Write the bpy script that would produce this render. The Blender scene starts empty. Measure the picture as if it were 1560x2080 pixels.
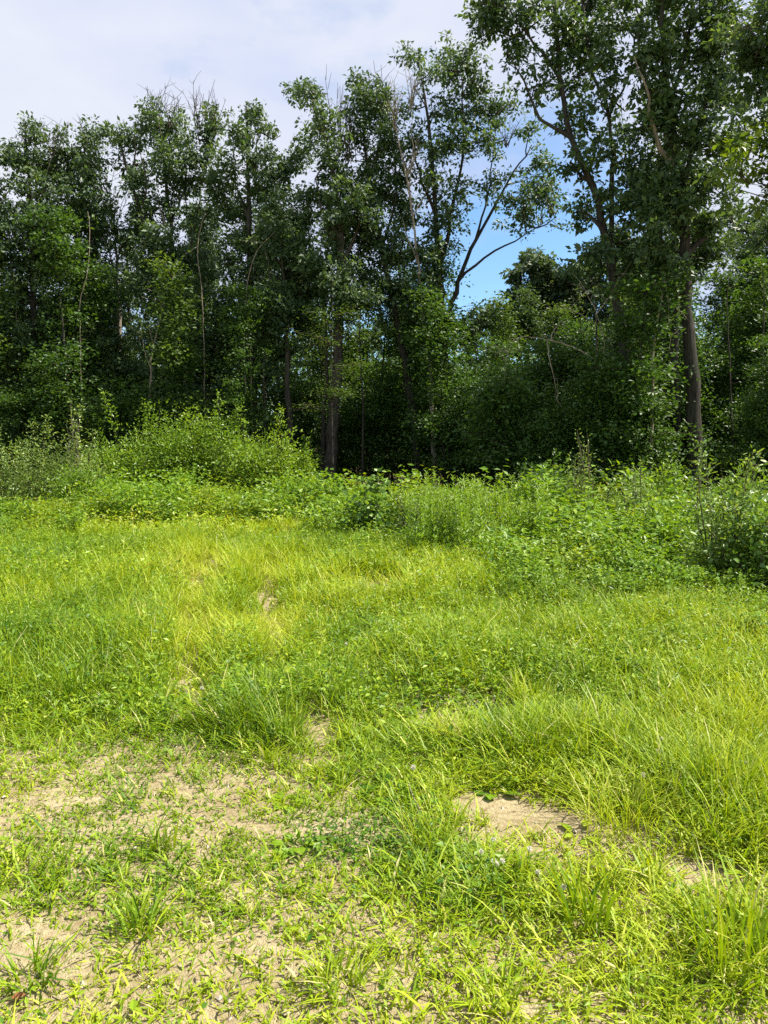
import bpy, math
import numpy as np
from mathutils import Vector

# ------------------------------------------------------------------ camera, sky, sun, exposure
SC = bpy.context.scene
COL = SC.collection
EYE = 1.6
PITCH = math.radians(5.2)
FPX = 1530.0                                   # focal length in photograph pixels (1560 x 2080)
cam_d = bpy.data.cameras.new("camera"); cam = bpy.data.objects.new("camera", cam_d); COL.objects.link(cam)
cam_d.sensor_fit = 'VERTICAL'; cam_d.sensor_height = 36.0; cam_d.lens = 36.0 * FPX / 2080.0
cam_d.clip_start = 0.05; cam_d.clip_end = 2000.0
cam.location = (0, 0, EYE); cam.rotation_euler = (math.radians(90) - PITCH, 0, 0)
SC.camera = cam

SUN_AZ, SUN_EL = math.radians(84), math.radians(58)      # azimuth measured from straight ahead towards the right
S = Vector((math.sin(SUN_AZ) * math.cos(SUN_EL), math.cos(SUN_AZ) * math.cos(SUN_EL), math.sin(SUN_EL)))
world = bpy.data.worlds.new("World"); SC.world = world; world.use_nodes = True
nt = world.node_tree; nt.nodes.clear()
def N(t, **k):
    n = nt.nodes.new(t)
    for a, v in k.items(): setattr(n, a, v)
    return n
L = lambda a, b: nt.links.new(a, b)
out = N('ShaderNodeOutputWorld'); bg = N('ShaderNodeBackground'); bg.inputs['Strength'].default_value = 0.1
sky = N('ShaderNodeTexSky', sky_type='NISHITA', sun_disc=False, sun_elevation=SUN_EL, sun_rotation=SUN_AZ,
        air_density=1.0, dust_density=0.3, ozone_density=2.5)
tint = N('ShaderNodeMixRGB', blend_type='MULTIPLY'); tint.inputs[0].default_value = 1.0
tint.inputs[2].default_value = (0.66, 0.80, 0.86, 1)
L(sky.outputs[0], tint.inputs[1])
tc = N('ShaderNodeTexCoord'); sep = N('ShaderNodeSeparateXYZ'); L(tc.outputs['Generated'], sep.inputs[0])
mp = N('ShaderNodeMapping'); mp.inputs['Scale'].default_value = (1.0, 1.0, 2.2); mp.inputs['Location'].default_value = (0.35, 0.1, 0.0)
L(tc.outputs['Generated'], mp.inputs[0])
n1 = N('ShaderNodeTexNoise'); n1.inputs['Scale'].default_value = 4.5; n1.inputs['Detail'].default_value = 6; n1.inputs['Roughness'].default_value = 0.55
L(mp.outputs[0], n1.inputs['Vector'])
# a thin bright cloud deck that breaks up towards the horizon
elev = N('ShaderNodeMapRange'); elev.inputs[1].default_value = 0.02; elev.inputs[2].default_value = 0.24
elev.inputs[3].default_value = -0.5; elev.inputs[4].default_value = 1.0
L(sep.outputs[2], elev.inputs[0])
brk = N('ShaderNodeVectorMath', operation='DOT_PRODUCT'); L(tc.outputs['Generated'], brk.inputs[0])
brk.inputs[1].default_value = (math.sin(math.radians(9.5)) * math.cos(math.radians(11.5)), math.cos(math.radians(9.5)) * math.cos(math.radians(11.5)), math.sin(math.radians(11.5)))
bm = N('ShaderNodeMapRange'); bm.inputs[1].default_value = 0.975; bm.inputs[2].default_value = 0.996; bm.inputs[3].default_value = 0.0; bm.inputs[4].default_value = -1.25
L(brk.outputs['Value'], bm.inputs[0])
nn = N('ShaderNodeMapRange'); nn.inputs[1].default_value = 0.3; nn.inputs[2].default_value = 0.7; nn.inputs[3].default_value = -0.4; nn.inputs[4].default_value = 0.7
L(n1.outputs[0], nn.inputs[0])
ad0 = N('ShaderNodeMath', operation='ADD'); L(elev.outputs[0], ad0.inputs[0]); L(bm.outputs[0], ad0.inputs[1])
add = N('ShaderNodeMath', operation='ADD', use_clamp=True); L(ad0.outputs[0], add.inputs[0]); L(nn.outputs[0], add.inputs[1])
n2 = N('ShaderNodeTexNoise'); n2.inputs['Scale'].default_value = 2.4; n2.inputs['Detail'].default_value = 5
L(mp.outputs[0], n2.inputs['Vector'])
cr = N('ShaderNodeValToRGB'); cr.color_ramp.elements[0].position = 0.38; cr.color_ramp.elements[1].position = 0.62
cr.color_ramp.elements[0].color = (2.6, 2.95, 4.0, 1); cr.color_ramp.elements[1].color = (3.5, 3.65, 4.1, 1)
L(n2.outputs[0], cr.inputs[0])
mix = N('ShaderNodeMixRGB'); L(add.outputs[0], mix.inputs[0]); L(tint.outputs[0], mix.inputs[1]); L(cr.outputs[0], mix.inputs[2])
L(mix.outputs[0], bg.inputs['Color']); L(bg.outputs[0], out.inputs[0])

sun_d = bpy.data.lights.new("sun", 'SUN'); sun_d.energy = 5.0; sun_d.angle = math.radians(0.53); sun_d.color = (1.0, 0.93, 0.80)
sun = bpy.data.objects.new("sun", sun_d); COL.objects.link(sun)
sun.rotation_euler = S.to_track_quat('Z', 'Y').to_euler(); sun.location = (30, 10, 60)

vs = SC.view_settings
vs.view_transform = 'Standard'; vs.look = 'None'; vs.exposure = 1.25; vs.gamma = 1.0; vs.use_curve_mapping = False
SC.cycles.max_bounces = 6; SC.cycles.diffuse_bounces = 3; SC.cycles.glossy_bounces = 1; SC.cycles.transmission_bounces = 4
SC.cycles.use_denoising = False
SC.cycles.use_adaptive_sampling = False
SC.cycles.caustics_reflective = False; SC.cycles.caustics_refractive = False

# ------------------------------------------------------------------ helpers
rng = np.random.default_rng(7)
cp, sp = math.cos(PITCH), math.sin(PITCH)
def P(px, py, Y):
    """world point seen at photograph pixel (px, py) at the forward distance Y"""
    u = (px - 780.0) / FPX; v = (1040.0 - py) / FPX
    dy = cp + v * sp; dz = -sp + v * cp
    t = Y / dy
    return np.array([u * t, Y, EYE + dz * t])
def G(px, py):
    """ground point seen at photograph pixel (px, py)"""
    u = (px - 780.0) / FPX; v = (1040.0 - py) / FPX
    dy = cp + v * sp; dz = -sp + v * cp
    t = -EYE / min(dz, -1e-4)
    return np.array([u * t, dy * t, 0.0])
def to_px(x, y, z=0.0):
    dy = y; dz = z - EYE
    d = dy * cp - dz * sp; h = dy * sp + dz * cp
    d = np.maximum(d, 0.05)
    return 780 + FPX * x / d, 1040 - FPX * h / d

_lat = np.random.default_rng(99).random((128, 128))
def vnoise(x, y, s):
    x = np.asarray(x) / s + 40.3; y = np.asarray(y) / s + 17.7
    xi = np.floor(x).astype(int); yi = np.floor(y).astype(int)
    fx = x - xi; fy = y - yi; fx = fx * fx * (3 - 2 * fx); fy = fy * fy * (3 - 2 * fy)
    a = _lat[xi % 128, yi % 128]; b = _lat[(xi + 1) % 128, yi % 128]
    c = _lat[xi % 128, (yi + 1) % 128]; d = _lat[(xi + 1) % 128, (yi + 1) % 128]
    return (a * (1 - fx) + b * fx) * (1 - fy) + (c * (1 - fx) + d * fx) * fy
def fnoise(x, y, s): return 0.55 * vnoise(x, y, s) + 0.3 * vnoise(x + 31, y - 7, s * .5) + 0.15 * vnoise(x - 11, y + 5, s * .23)

def gz(x, y):
    """height of the ground"""
    x = np.asarray(x, float); y = np.asarray(y, float)
    h = (fnoise(x, y, 5.0) - .5) * .10 + (fnoise(x + 9, y, .8) - .5) * .05 * np.clip((14 - y) / 6, 0, 1)
    for tx in (-2.35, -1.25):                                   # two wheel ruts running up the field
        h -= .05 * np.exp(-((x - tx - .05 * (y - 6)) / .18) ** 2) * np.clip((y - 4.3) / .8, 0, 1) * np.clip((12 - y) / 2, 0, 1)
    return h

def unit(v): return v / np.maximum(np.linalg.norm(v, axis=-1, keepdims=True), 1e-9)

class MB:
    """collects geometry as arrays: groups of (verts, faces, material index, tint per vertex)"""
    def __init__(s): s.v = []; s.t = []; s.f = []; s.n = 0
    def add(s, v, faces, mat=0, t=None, smooth=False):
        v = np.asarray(v, np.float32).reshape(-1, 3)
        s.v.append(v); s.t.append(np.full(len(v), .5, np.float32) if t is None else np.asarray(t, np.float32))
        for f in faces: s.f.append((np.asarray(f, np.int32) + s.n, mat, smooth))
        s.n += len(v)
    def mesh(s, name, mats):
        me = bpy.data.meshes.new(name)
        V = np.concatenate(s.v); T = np.concatenate(s.t)
        me.vertices.add(len(V)); me.vertices.foreach_set('co', V.ravel())
        li = np.concatenate([f.ravel() for f, m, q in s.f])
        cnt = np.concatenate([np.full(len(f), f.shape[1], np.int32) for f, m, q in s.f])
        mi = np.concatenate([np.full(len(f), m, np.int32) for f, m, q in s.f])
        sm = np.concatenate([np.full(len(f), q, bool) for f, m, q in s.f])
        me.loops.add(len(li)); me.loops.foreach_set('vertex_index', li)
        me.polygons.add(len(cnt)); st = np.zeros(len(cnt), np.int32); st[1:] = np.cumsum(cnt)[:-1]
        me.polygons.foreach_set('loop_start', st)
        me.polygons.foreach_set('material_index', mi); me.polygons.foreach_set('use_smooth', sm)
        a = me.attributes.new('tint', 'FLOAT', 'POINT'); a.data.foreach_set('value', T)
        for m in mats: me.materials.append(m)
        me.update(calc_edges=True)
        return me
    # --- pieces
    def leaves(s, pos, d, nrm, ln, wd, t, mat=0, fold=.18, wide=.45):
        d = unit(d); side = unit(np.cross(d, nrm)); up = np.cross(side, d)
        ln = np.asarray(ln).reshape(-1, 1); wd = np.asarray(wd).reshape(-1, 1) * .5
        mid = pos + d * ln * wide
        a = pos; b = mid + side * wd + up * wd * fold; c = pos + d * ln - up * ln * .08; e = mid - side * wd + up * wd * fold
        V = np.stack([a, b, c, e], 1); k = np.arange(len(pos))[:, None] * 4
        s.add(V, [np.hstack([k, k + 1, k + 2, k + 3])], mat, np.repeat(t, 4))
    def broad(s, pos, d, nrm, ln, wd, t, mat=0, fold=.12):
        """rounder leaf of eight corners with a midrib, for plants close to the camera"""
        d = unit(d); side = unit(np.cross(d, nrm)); up = np.cross(side, d)
        ln = np.asarray(ln).reshape(-1, 1); wd = np.asarray(wd).reshape(-1, 1) * .5
        def q(a, b, z): return pos + d * ln * a + side * wd * b + up * (wd * z)
        V = np.stack([q(0, 0, 0), q(.22, .8, fold), q(.55, 1, fold * .6), q(.85, .45, -.1), q(1, 0, -.35), q(.85, -.45, -.1), q(.55, -1, fold * .6), q(.22, -.8, fold), q(.5, 0, 0)], 1)
        k = np.arange(len(pos))[:, None] * 9
        qs = [np.hstack([k, k + 1, k + 2, k + 8]), np.hstack([k + 8, k + 2, k + 3, k + 4]), np.hstack([k + 8, k + 4, k + 5, k + 6]), np.hstack([k, k + 8, k + 6, k + 7])]
        s.add(V, [np.concatenate(qs)], mat, np.repeat(t, 9))
    def blades(s, base, h, lean, wd, t, segs=3, mat=0, curl=1.8):
        """grass blades: lean = horizontal vector of the tip's offset"""
        n = len(base); h = h.reshape(-1, 1); wd = wd.reshape(-1, 1)
        side = np.stack([-lean[:, 1], lean[:, 0], np.zeros(n)], 1); side = unit(side + rng.normal(0, .5, (n, 3)) * [1, 1, 0] * .1 + 1e-6)
        rows = []; tt = []
        for i in range(segs + 1):
            f = i / segs
            c = base + np.hstack([lean * f ** curl, h * (f - .25 * f * f * np.linalg.norm(lean, axis=1, keepdims=True) / np.maximum(h, .01))])
            if i < segs:
                w = wd * .5 * (1 - .55 * f * f) * (.7 + .6 * f if f < .5 else 1)
                rows += [c - side * w, c + side * w]
            else: rows.append(c)
        m = len(rows); V = np.stack(rows, 1); k = np.arange(n)[:, None] * m
        q = [np.hstack([k + 2 * i, k + 2 * i + 1, k + 2 * i + 3, k + 2 * i + 2]) for i in range(segs - 1)]
        fs = ([np.concatenate(q)] if q else []) + [np.hstack([k + m - 3, k + m - 2, k + m - 1])]
        s.add(V, fs, mat, np.repeat(t, m))
    def sticks(s, p0, p1, p2, r0, r2, mat=1, sides=3, t=.5):
        """many thin three-ring sticks at once"""
        n = len(p0); d = unit(p2 - p0); ref = np.where(np.abs(d[:, 2:3]) > .9, [[1., 0, 0]], [[0, 0, 1.]])
        a = unit(np.cross(d, ref)); b = np.cross(d, a); r0 = np.asarray(r0).reshape(-1, 1); r2 = np.asarray(r2).reshape(-1, 1)
        rows = []
        for p, r in ((p0, r0), (p1, (r0 + r2) / 2), (p2, r2)):
            for j in range(sides):
                g = 2 * math.pi * j / sides; rows.append(p + (a * math.cos(g) + b * math.sin(g)) * r)
        V = np.stack(rows, 1); k = np.arange(n)[:, None] * (3 * sides); q = []
        for i in range(2):
            for j in range(sides):
                j2 = (j + 1) % sides
                q.append(np.hstack([k + i * sides + j, k + i * sides + j2, k + (i + 1) * sides + j2, k + (i + 1) * sides + j]))
        s.add(V, [np.concatenate(q)], mat, np.full(n * 3 * sides, t), True)
    def tube(s, pts, rad, sides=9, mat=0, rough=.06, t=.5):
        pts = np.asarray(pts, float); n = len(pts); d = unit(np.gradient(pts, axis=0))
        a = unit(np.cross(d, [[.13, 1., .07]])); b = np.cross(d, a); g = np.arange(sides) * 2 * math.pi / sides
        r = np.asarray(rad).reshape(-1, 1) * (1 + rng.normal(0, rough, (n, sides)))
        V = pts[:, None] + (a[:, None] * np.cos(g)[None, :, None] + b[:, None] * np.sin(g)[None, :, None]) * r[..., None]
        k = np.arange(n - 1)[:, None] * sides; j = np.arange(sides)[None]; j2 = (j + 1) % sides
        q = np.stack([k + j, k + j2, k + sides + j2, k + sides + j], -1).reshape(-1, 4)
        cap = np.array([[(n - 1) * sides + i for i in range(sides)]])
        s.add(V, [q, cap], mat, np.full(n * sides, t), True)

def smooth_path(pts, step=.5):
    pts = np.asarray(pts, float)
    if len(pts) == 2: pts = np.vstack([pts[0], (pts[0] + pts[1]) / 2, pts[1]])
    Q = np.vstack([2 * pts[0] - pts[1], pts, 2 * pts[-1] - pts[-2]]); o = []
    for i in range(1, len(Q) - 2):
        m = max(2, int(np.linalg.norm(Q[i + 1] - Q[i]) / step))
        for k in range(m):
            u = k / m; p0, p1, p2, p3 = Q[i - 1:i + 3]
            o.append(.5 * (2 * p1 + (p2 - p0) * u + (2 * p0 - 5 * p1 + 4 * p2 - p3) * u * u + (3 * p1 - p0 - 3 * p2 + p3) * u ** 3))
    o.append(pts[-1]); return np.array(o)

def new_obj(name, me, parent=None, loc=None, **props):
    o = bpy.data.objects.new(name, me); COL.objects.link(o)
    if parent is not None: o.parent = parent
    if loc is not None: o.location = loc
    for k, v in props.items(): o[k] = v
    return o
def thing(name, loc, label, cat, group=None, rz=0.0, sc=1.0):
    o = new_obj(name, None, None, loc, label=label, category=cat)
    o.empty_display_size = .2; o.rotation_euler = (0, 0, rz); o.scale = (sc, sc, sc)
    if group: o['group'] = group
    return o
def dup(root, loc, rz, sc, label, group=None):
    r = root.copy(); COL.objects.link(r); r.location = loc; r.rotation_euler = (0, 0, rz)
    r.scale = sc if isinstance(sc, tuple) else (sc, sc, sc)
    r['label'] = label
    if group: r['group'] = group
    for ch in list(root.children):
        c = ch.copy(); COL.objects.link(c); c.parent = r
    return r

# ------------------------------------------------------------------ materials
def mat_new(name):
    m = bpy.data.materials.new(name); m.use_nodes = True; t = m.node_tree; t.nodes.clear(); return m, t
def leaf_mat(name, stops, trans=.35, rough=.45, spec=.35, warm=(1.25, 1.15, .45)):
    """thin leaf: glossy reflection above, light coming through; colour varies from leaf to leaf"""
    m, t = mat_new(name); n = t.nodes; l = t.links
    o = n.new('ShaderNodeOutputMaterial'); mx = n.new('ShaderNodeMixShader'); mx.inputs[0].default_value = trans
    b = n.new('ShaderNodeBsdfPrincipled'); b.inputs['Roughness'].default_value = rough; b.inputs['Specular IOR Level'].default_value = spec
    tr = n.new('ShaderNodeBsdfTranslucent'); at = n.new('ShaderNodeAttribute'); at.attribute_name = 'tint'
    r = n.new('ShaderNodeValToRGB'); e = r.color_ramp.elements
    while len(e) < len(stops): e.new(.5)
    for i, (p, c) in enumerate(stops): e[i].position = p; e[i].color = (*c, 1)
    l.new(at.outputs['Fac'], r.inputs[0]); l.new(r.outputs[0], b.inputs['Base Color'])
    w = n.new('ShaderNodeMixRGB'); w.blend_type = 'MULTIPLY'; w.inputs[0].default_value = 1; w.inputs[2].default_value = (*warm, 1)
    l.new(r.outputs[0], w.inputs[1]); l.new(w.outputs[0], tr.inputs[0])
    l.new(b.outputs[0], mx.inputs[1]); l.new(tr.outputs[0], mx.inputs[2]); l.new(mx.outputs[0], o.inputs[0])
    return m
def bark_mat(name, c1, c2, scale=6.0, rough=.9):
    m, t = mat_new(name); n = t.nodes; l = t.links
    o = n.new('ShaderNodeOutputMaterial'); b = n.new('ShaderNodeBsdfPrincipled'); b.inputs['Roughness'].default_value = rough; b.inputs['Specular IOR Level'].default_value = .15
    tc_ = n.new('ShaderNodeTexCoord'); mp_ = n.new('ShaderNodeMapping'); mp_.inputs['Scale'].default_value = (scale, scale, scale * .16)
    nz = n.new('ShaderNodeTexNoise'); nz.inputs['Scale'].default_value = 3.0; nz.inputs['Detail'].default_value = 6; nz.inputs['Roughness'].default_value = .65
    n2_ = n.new('ShaderNodeTexNoise'); n2_.inputs['Scale'].default_value = .9; n2_.inputs['Detail'].default_value = 3
    r = n.new('ShaderNodeValToRGB'); r.color_ramp.elements[0].position = .36; r.color_ramp.elements[1].position = .66
    r.color_ramp.elements[0].color = (*c1, 1); r.color_ramp.elements[1].color = (*c2, 1)
    li = n.new('ShaderNodeMixRGB'); li.blend_type = 'MIX'; li.inputs[2].default_value = (c2[0] * .75, c2[1] * .95, c2[2] * .8, 1)
    mr = n.new('ShaderNodeMapRange'); mr.inputs[1].default_value = .5; mr.inputs[2].default_value = .7; mr.inputs[3].default_value = 0; mr.inputs[4].default_value = .6
    bp = n.new('ShaderNodeBump'); bp.inputs['Strength'].default_value = 1.0; bp.inputs['Distance'].default_value = .06
    l.new(tc_.outputs['Object'], mp_.inputs[0]); l.new(mp_.outputs[0], nz.inputs['Vector']); l.new(tc_.outputs['Object'], n2_.inputs['Vector'])
    l.new(nz.outputs[0], r.inputs[0]); l.new(r.outputs[0], li.inputs[1]); l.new(n2_.outputs[0], mr.inputs[0]); l.new(mr.outputs[0], li.inputs[0])
    l.new(li.outputs[0], b.inputs['Base Color']); l.new(nz.outputs[0], bp.inputs['Height']); l.new(bp.outputs[0], b.inputs['Normal']); l.new(b.outputs[0], o.inputs[0])
    return m
def plain_mat(name, c, rough=.7):
    m, t = mat_new(name); n = t.nodes; o = n.new('ShaderNodeOutputMaterial'); b = n.new('ShaderNodeBsdfPrincipled')
    nz = n.new('ShaderNodeTexNoise'); nz.inputs['Scale'].default_value = 40; r = n.new('ShaderNodeValToRGB')
    r.color_ramp.elements[0].color = (*[x * .7 for x in c], 1); r.color_ramp.elements[1].color = (*[min(1, x * 1.2) for x in c], 1)
    t.links.new(nz.outputs[0], r.inputs[0]); t.links.new(r.outputs[0], b.inputs['Base Color']); b.inputs['Roughness'].default_value = rough
    t.links.new(b.outputs[0], o.inputs[0]); return m

M_OAK = leaf_mat('oak_leaf', [(0, (.034, .072, .032)), (.5, (.068, .126, .044)), (1, (.13, .195, .055))], .4, .5, .4, (1.3, 1.2, .5))
M_OAKY = leaf_mat('sunny_leaf', [(0, (.05, .10, .012)), (.5, (.10, .17, .016)), (1, (.16, .22, .02))], .45, .45, .35, (1.3, 1.15, .35))
M_SPRAY = leaf_mat('spray_leaf', [(0, (.04, .085, .018)), (.5, (.075, .14, .024)), (1, (.135, .20, .03))], .4, .5, .35)
M_UND = leaf_mat('understorey_leaf', [(0, (.03, .075, .016)), (.5, (.06, .13, .022)), (1, (.12, .21, .03))], .42, .48, .4)
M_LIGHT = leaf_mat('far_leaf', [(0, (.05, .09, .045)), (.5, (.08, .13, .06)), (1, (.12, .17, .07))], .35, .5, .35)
M_SHRUB = leaf_mat('shrub_leaf', [(0, (.08, .16, .014)), (.5, (.16, .28, .02)), (1, (.27, .38, .04))], .4, .42, .4)
M_WILLOW = leaf_mat('willow_leaf', [(0, (.085, .17, .03)), (.5, (.165, .26, .045)), (1, (.31, .38, .13))], .35, .42, .45)
M_YSHRUB = leaf_mat('yellow_green_leaf', [(0, (.11, .19, .012)), (.5, (.20, .29, .015)), (1, (.32, .36, .02))], .42, .45, .35)
M_WEED = leaf_mat('weed_leaf', [(0, (.06, .15, .015)), (.5, (.15, .28, .018)), (1, (.29, .39, .03))], .4, .45, .35)
M_GRASS = leaf_mat('grass_blade', [(0, (.04, .125, .008)), (.35, (.185, .295, .008)), (.65, (.345, .425, .012)), (.85, (.46, .50, .07)), (1, (.58, .52, .27))], .38, .5, .3, (1.15, 1.1, .5))
M_COVER = leaf_mat('ground_cover_leaf', [(0, (.045, .14, .01)), (.5, (.20, .32, .010)), (.85, (.37, .45, .03)), (1, (.55, .55, .24))], .38, .45, .35)
M_ROUND = leaf_mat('round_leaf', [(0, (.08, .17, .025)), (.5, (.16, .28, .035)), (1, (.33, .40, .09))], .35, .4, .45)
M_BARK = bark_mat('dark_bark', (.022, .02, .017), (.08, .072, .06))
M_BARKB = bark_mat('brown_bark', (.03, .026, .021), (.105, .09, .072))
M_PALE = bark_mat('pale_bark', (.12, .095, .08), (.36, .31, .26), 4)
M_DEAD = bark_mat('bleached_dead_wood', (.14, .11, .08), (.40, .34, .26), 5)
M_TWIG = bark_mat('twig_bark', (.035, .028, .022), (.10, .08, .06), 9)
M_STEM = leaf_mat('green_stem', [(0, (.07, .13, .03)), (1, (.16, .24, .05))], .15, .6, .2)
M_RED = leaf_mat('woody_shoot', [(0, (.06, .06, .03)), (1, (.13, .13, .06))], .05, .7, .2)
M_WHITE = leaf_mat('white_petal', [(0, (.62, .58, .5)), (1, (.8, .78, .72))], .3, .6, .2, (1, 1, .9))
M_ORANGE = leaf_mat('rusty_leaf', [(0, (.2, .08, .03)), (1, (.32, .15, .06))], .3, .6, .3, (1.1, .8, .4))
M_STRAW = leaf_mat('dry_straw', [(0, (.16, .11, .06)), (.5, (.36, .28, .16)), (1, (.55, .47, .30))], .15, .7, .2, (1, .9, .7))
M_STONE = plain_mat('pebble_stone', (.36, .31, .25), .85)

# ------------------------------------------------------------------ the ground
def ground():
    xs = np.unique(np.concatenate([np.arange(-4, 4.01, .06), np.arange(-16, 16.1, .35), np.arange(-60, 60.1, 3), np.linspace(-400, 400, 21)]).round(3))
    ys = np.unique(np.concatenate([np.arange(1.2, 6.6, .06), np.arange(6.6, 16, .25), np.arange(-4, 32, .5), np.arange(-20, 80.1, 3), np.linspace(-200, 600, 25)]).round(3))
    X, Y = np.meshgrid(xs, ys); Z = gz(X, Y) * np.clip((60 - Y) / 20, 0, 1)
    near = np.clip((6.5 - Y) / 2, 0, 1) * (np.abs(X) < 4.5)
    Z = Z + near * ((vnoise(X, Y, .11) - .5) * .018 + (vnoise(X + 3, Y, .05) - .5) * .012)
    V = np.stack([X, Y, Z], -1).reshape(-1, 3); nx, ny = len(xs), len(ys)
    i = np.arange((ny - 1))[:, None] * nx + np.arange(nx - 1)[None]
    f = np.stack([i, i + 1, i + nx + 1, i + nx], -1).reshape(-1, 4)
    m, t = mat_new('sandy_soil'); n = t.nodes; l = t.links
    o = n.new('ShaderNodeOutputMaterial'); b = n.new('ShaderNodeBsdfPrincipled'); b.inputs['Roughness'].default_value = .95; b.inputs['Specular IOR Level'].default_value = .1
    tc_ = n.new('ShaderNodeTexCoord')
    def noise(s, d=5, r=.6):
        x = n.new('ShaderNodeTexNoise'); x.inputs['Scale'].default_value = s; x.inputs['Detail'].default_value = d; x.inputs['Roughness'].default_value = r
        l.new(tc_.outputs['Object'], x.inputs['Vector']); return x
    a = noise(2.2); c = noise(38, 4, .7); g = noise(160, 2, .6)
    r1 = n.new('ShaderNodeValToRGB'); r1.color_ramp.elements[0].position = .3; r1.color_ramp.elements[1].position = .7
    r1.color_ramp.elements[0].color = (.285, .235, .13, 1); r1.color_ramp.elements[1].color = (.43, .37, .23, 1); l.new(a.outputs[0], r1.inputs[0])
    r2 = n.new('ShaderNodeValToRGB'); r2.color_ramp.elements[0].position = .33; r2.color_ramp.elements[1].position = .62
    r2.color_ramp.elements[0].color = (.52, .46, .38, 1); r2.color_ramp.elements[1].color = (1, 1, 1, 1); l.new(c.outputs[0], r2.inputs[0])
    m1 = n.new('ShaderNodeMixRGB'); m1.blend_type = 'MULTIPLY'; m1.inputs[0].default_value = .8; l.new(r1.outputs[0], m1.inputs[1]); l.new(r2.outputs[0], m1.inputs[2])
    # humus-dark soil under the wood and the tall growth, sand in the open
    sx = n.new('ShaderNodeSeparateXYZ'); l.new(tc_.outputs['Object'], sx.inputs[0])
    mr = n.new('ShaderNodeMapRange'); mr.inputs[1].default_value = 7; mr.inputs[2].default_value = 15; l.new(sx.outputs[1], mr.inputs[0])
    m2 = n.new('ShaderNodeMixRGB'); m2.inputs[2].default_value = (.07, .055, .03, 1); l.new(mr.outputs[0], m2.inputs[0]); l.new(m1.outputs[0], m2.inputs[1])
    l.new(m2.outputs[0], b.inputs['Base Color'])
    ad = n.new('ShaderNodeMath'); ad.operation = 'ADD'; l.new(c.outputs[0], ad.inputs[0]); l.new(g.outputs[0], ad.inputs[1])
    bp = n.new('ShaderNodeBump'); bp.inputs['Strength'].default_value = .8; bp.inputs['Distance'].default_value = .015; l.new(ad.outputs[0], bp.inputs['Height'])
    l.new(bp.outputs[0], b.inputs['Normal']); l.new(b.outputs[0], o.inputs[0])
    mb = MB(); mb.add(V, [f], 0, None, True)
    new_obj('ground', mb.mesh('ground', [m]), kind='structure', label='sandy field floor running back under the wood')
ground()

# ------------------------------------------------------------------ trees
def leaf_clumps(mb, C, R, per, ln, tc0, rg, flat=.6, out=None, mat=0, wr=.55):
    """leaf sprays around the clump centres C (n,3) with radius R (n,)"""
    n = len(C); k = np.repeat(np.arange(n), per); m = len(k)
    off = np.clip(rg.normal(0, .5, (m, 3)), -.95, .95); off[:, 2] *= flat; pos = C[k] + off * R[k][:, None]
    d = unit(off) * .8 + rg.normal(0, .5, (m, 3)); d[:, 2] -= .25
    nr = rg.normal(0, .5, (m, 3)) + unit(off) * .35 + np.array([.25, -.3, .65])
    l = ln * np.clip(rg.lognormal(-.04, .3, m), .45, 1.7)
    t = np.clip(tc0[k] + rg.normal(0, .16, m), 0, 1)
    mb.leaves(pos, d, nr, l, l * wr * rg.uniform(.8, 1.2, m), t, mat)

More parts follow.
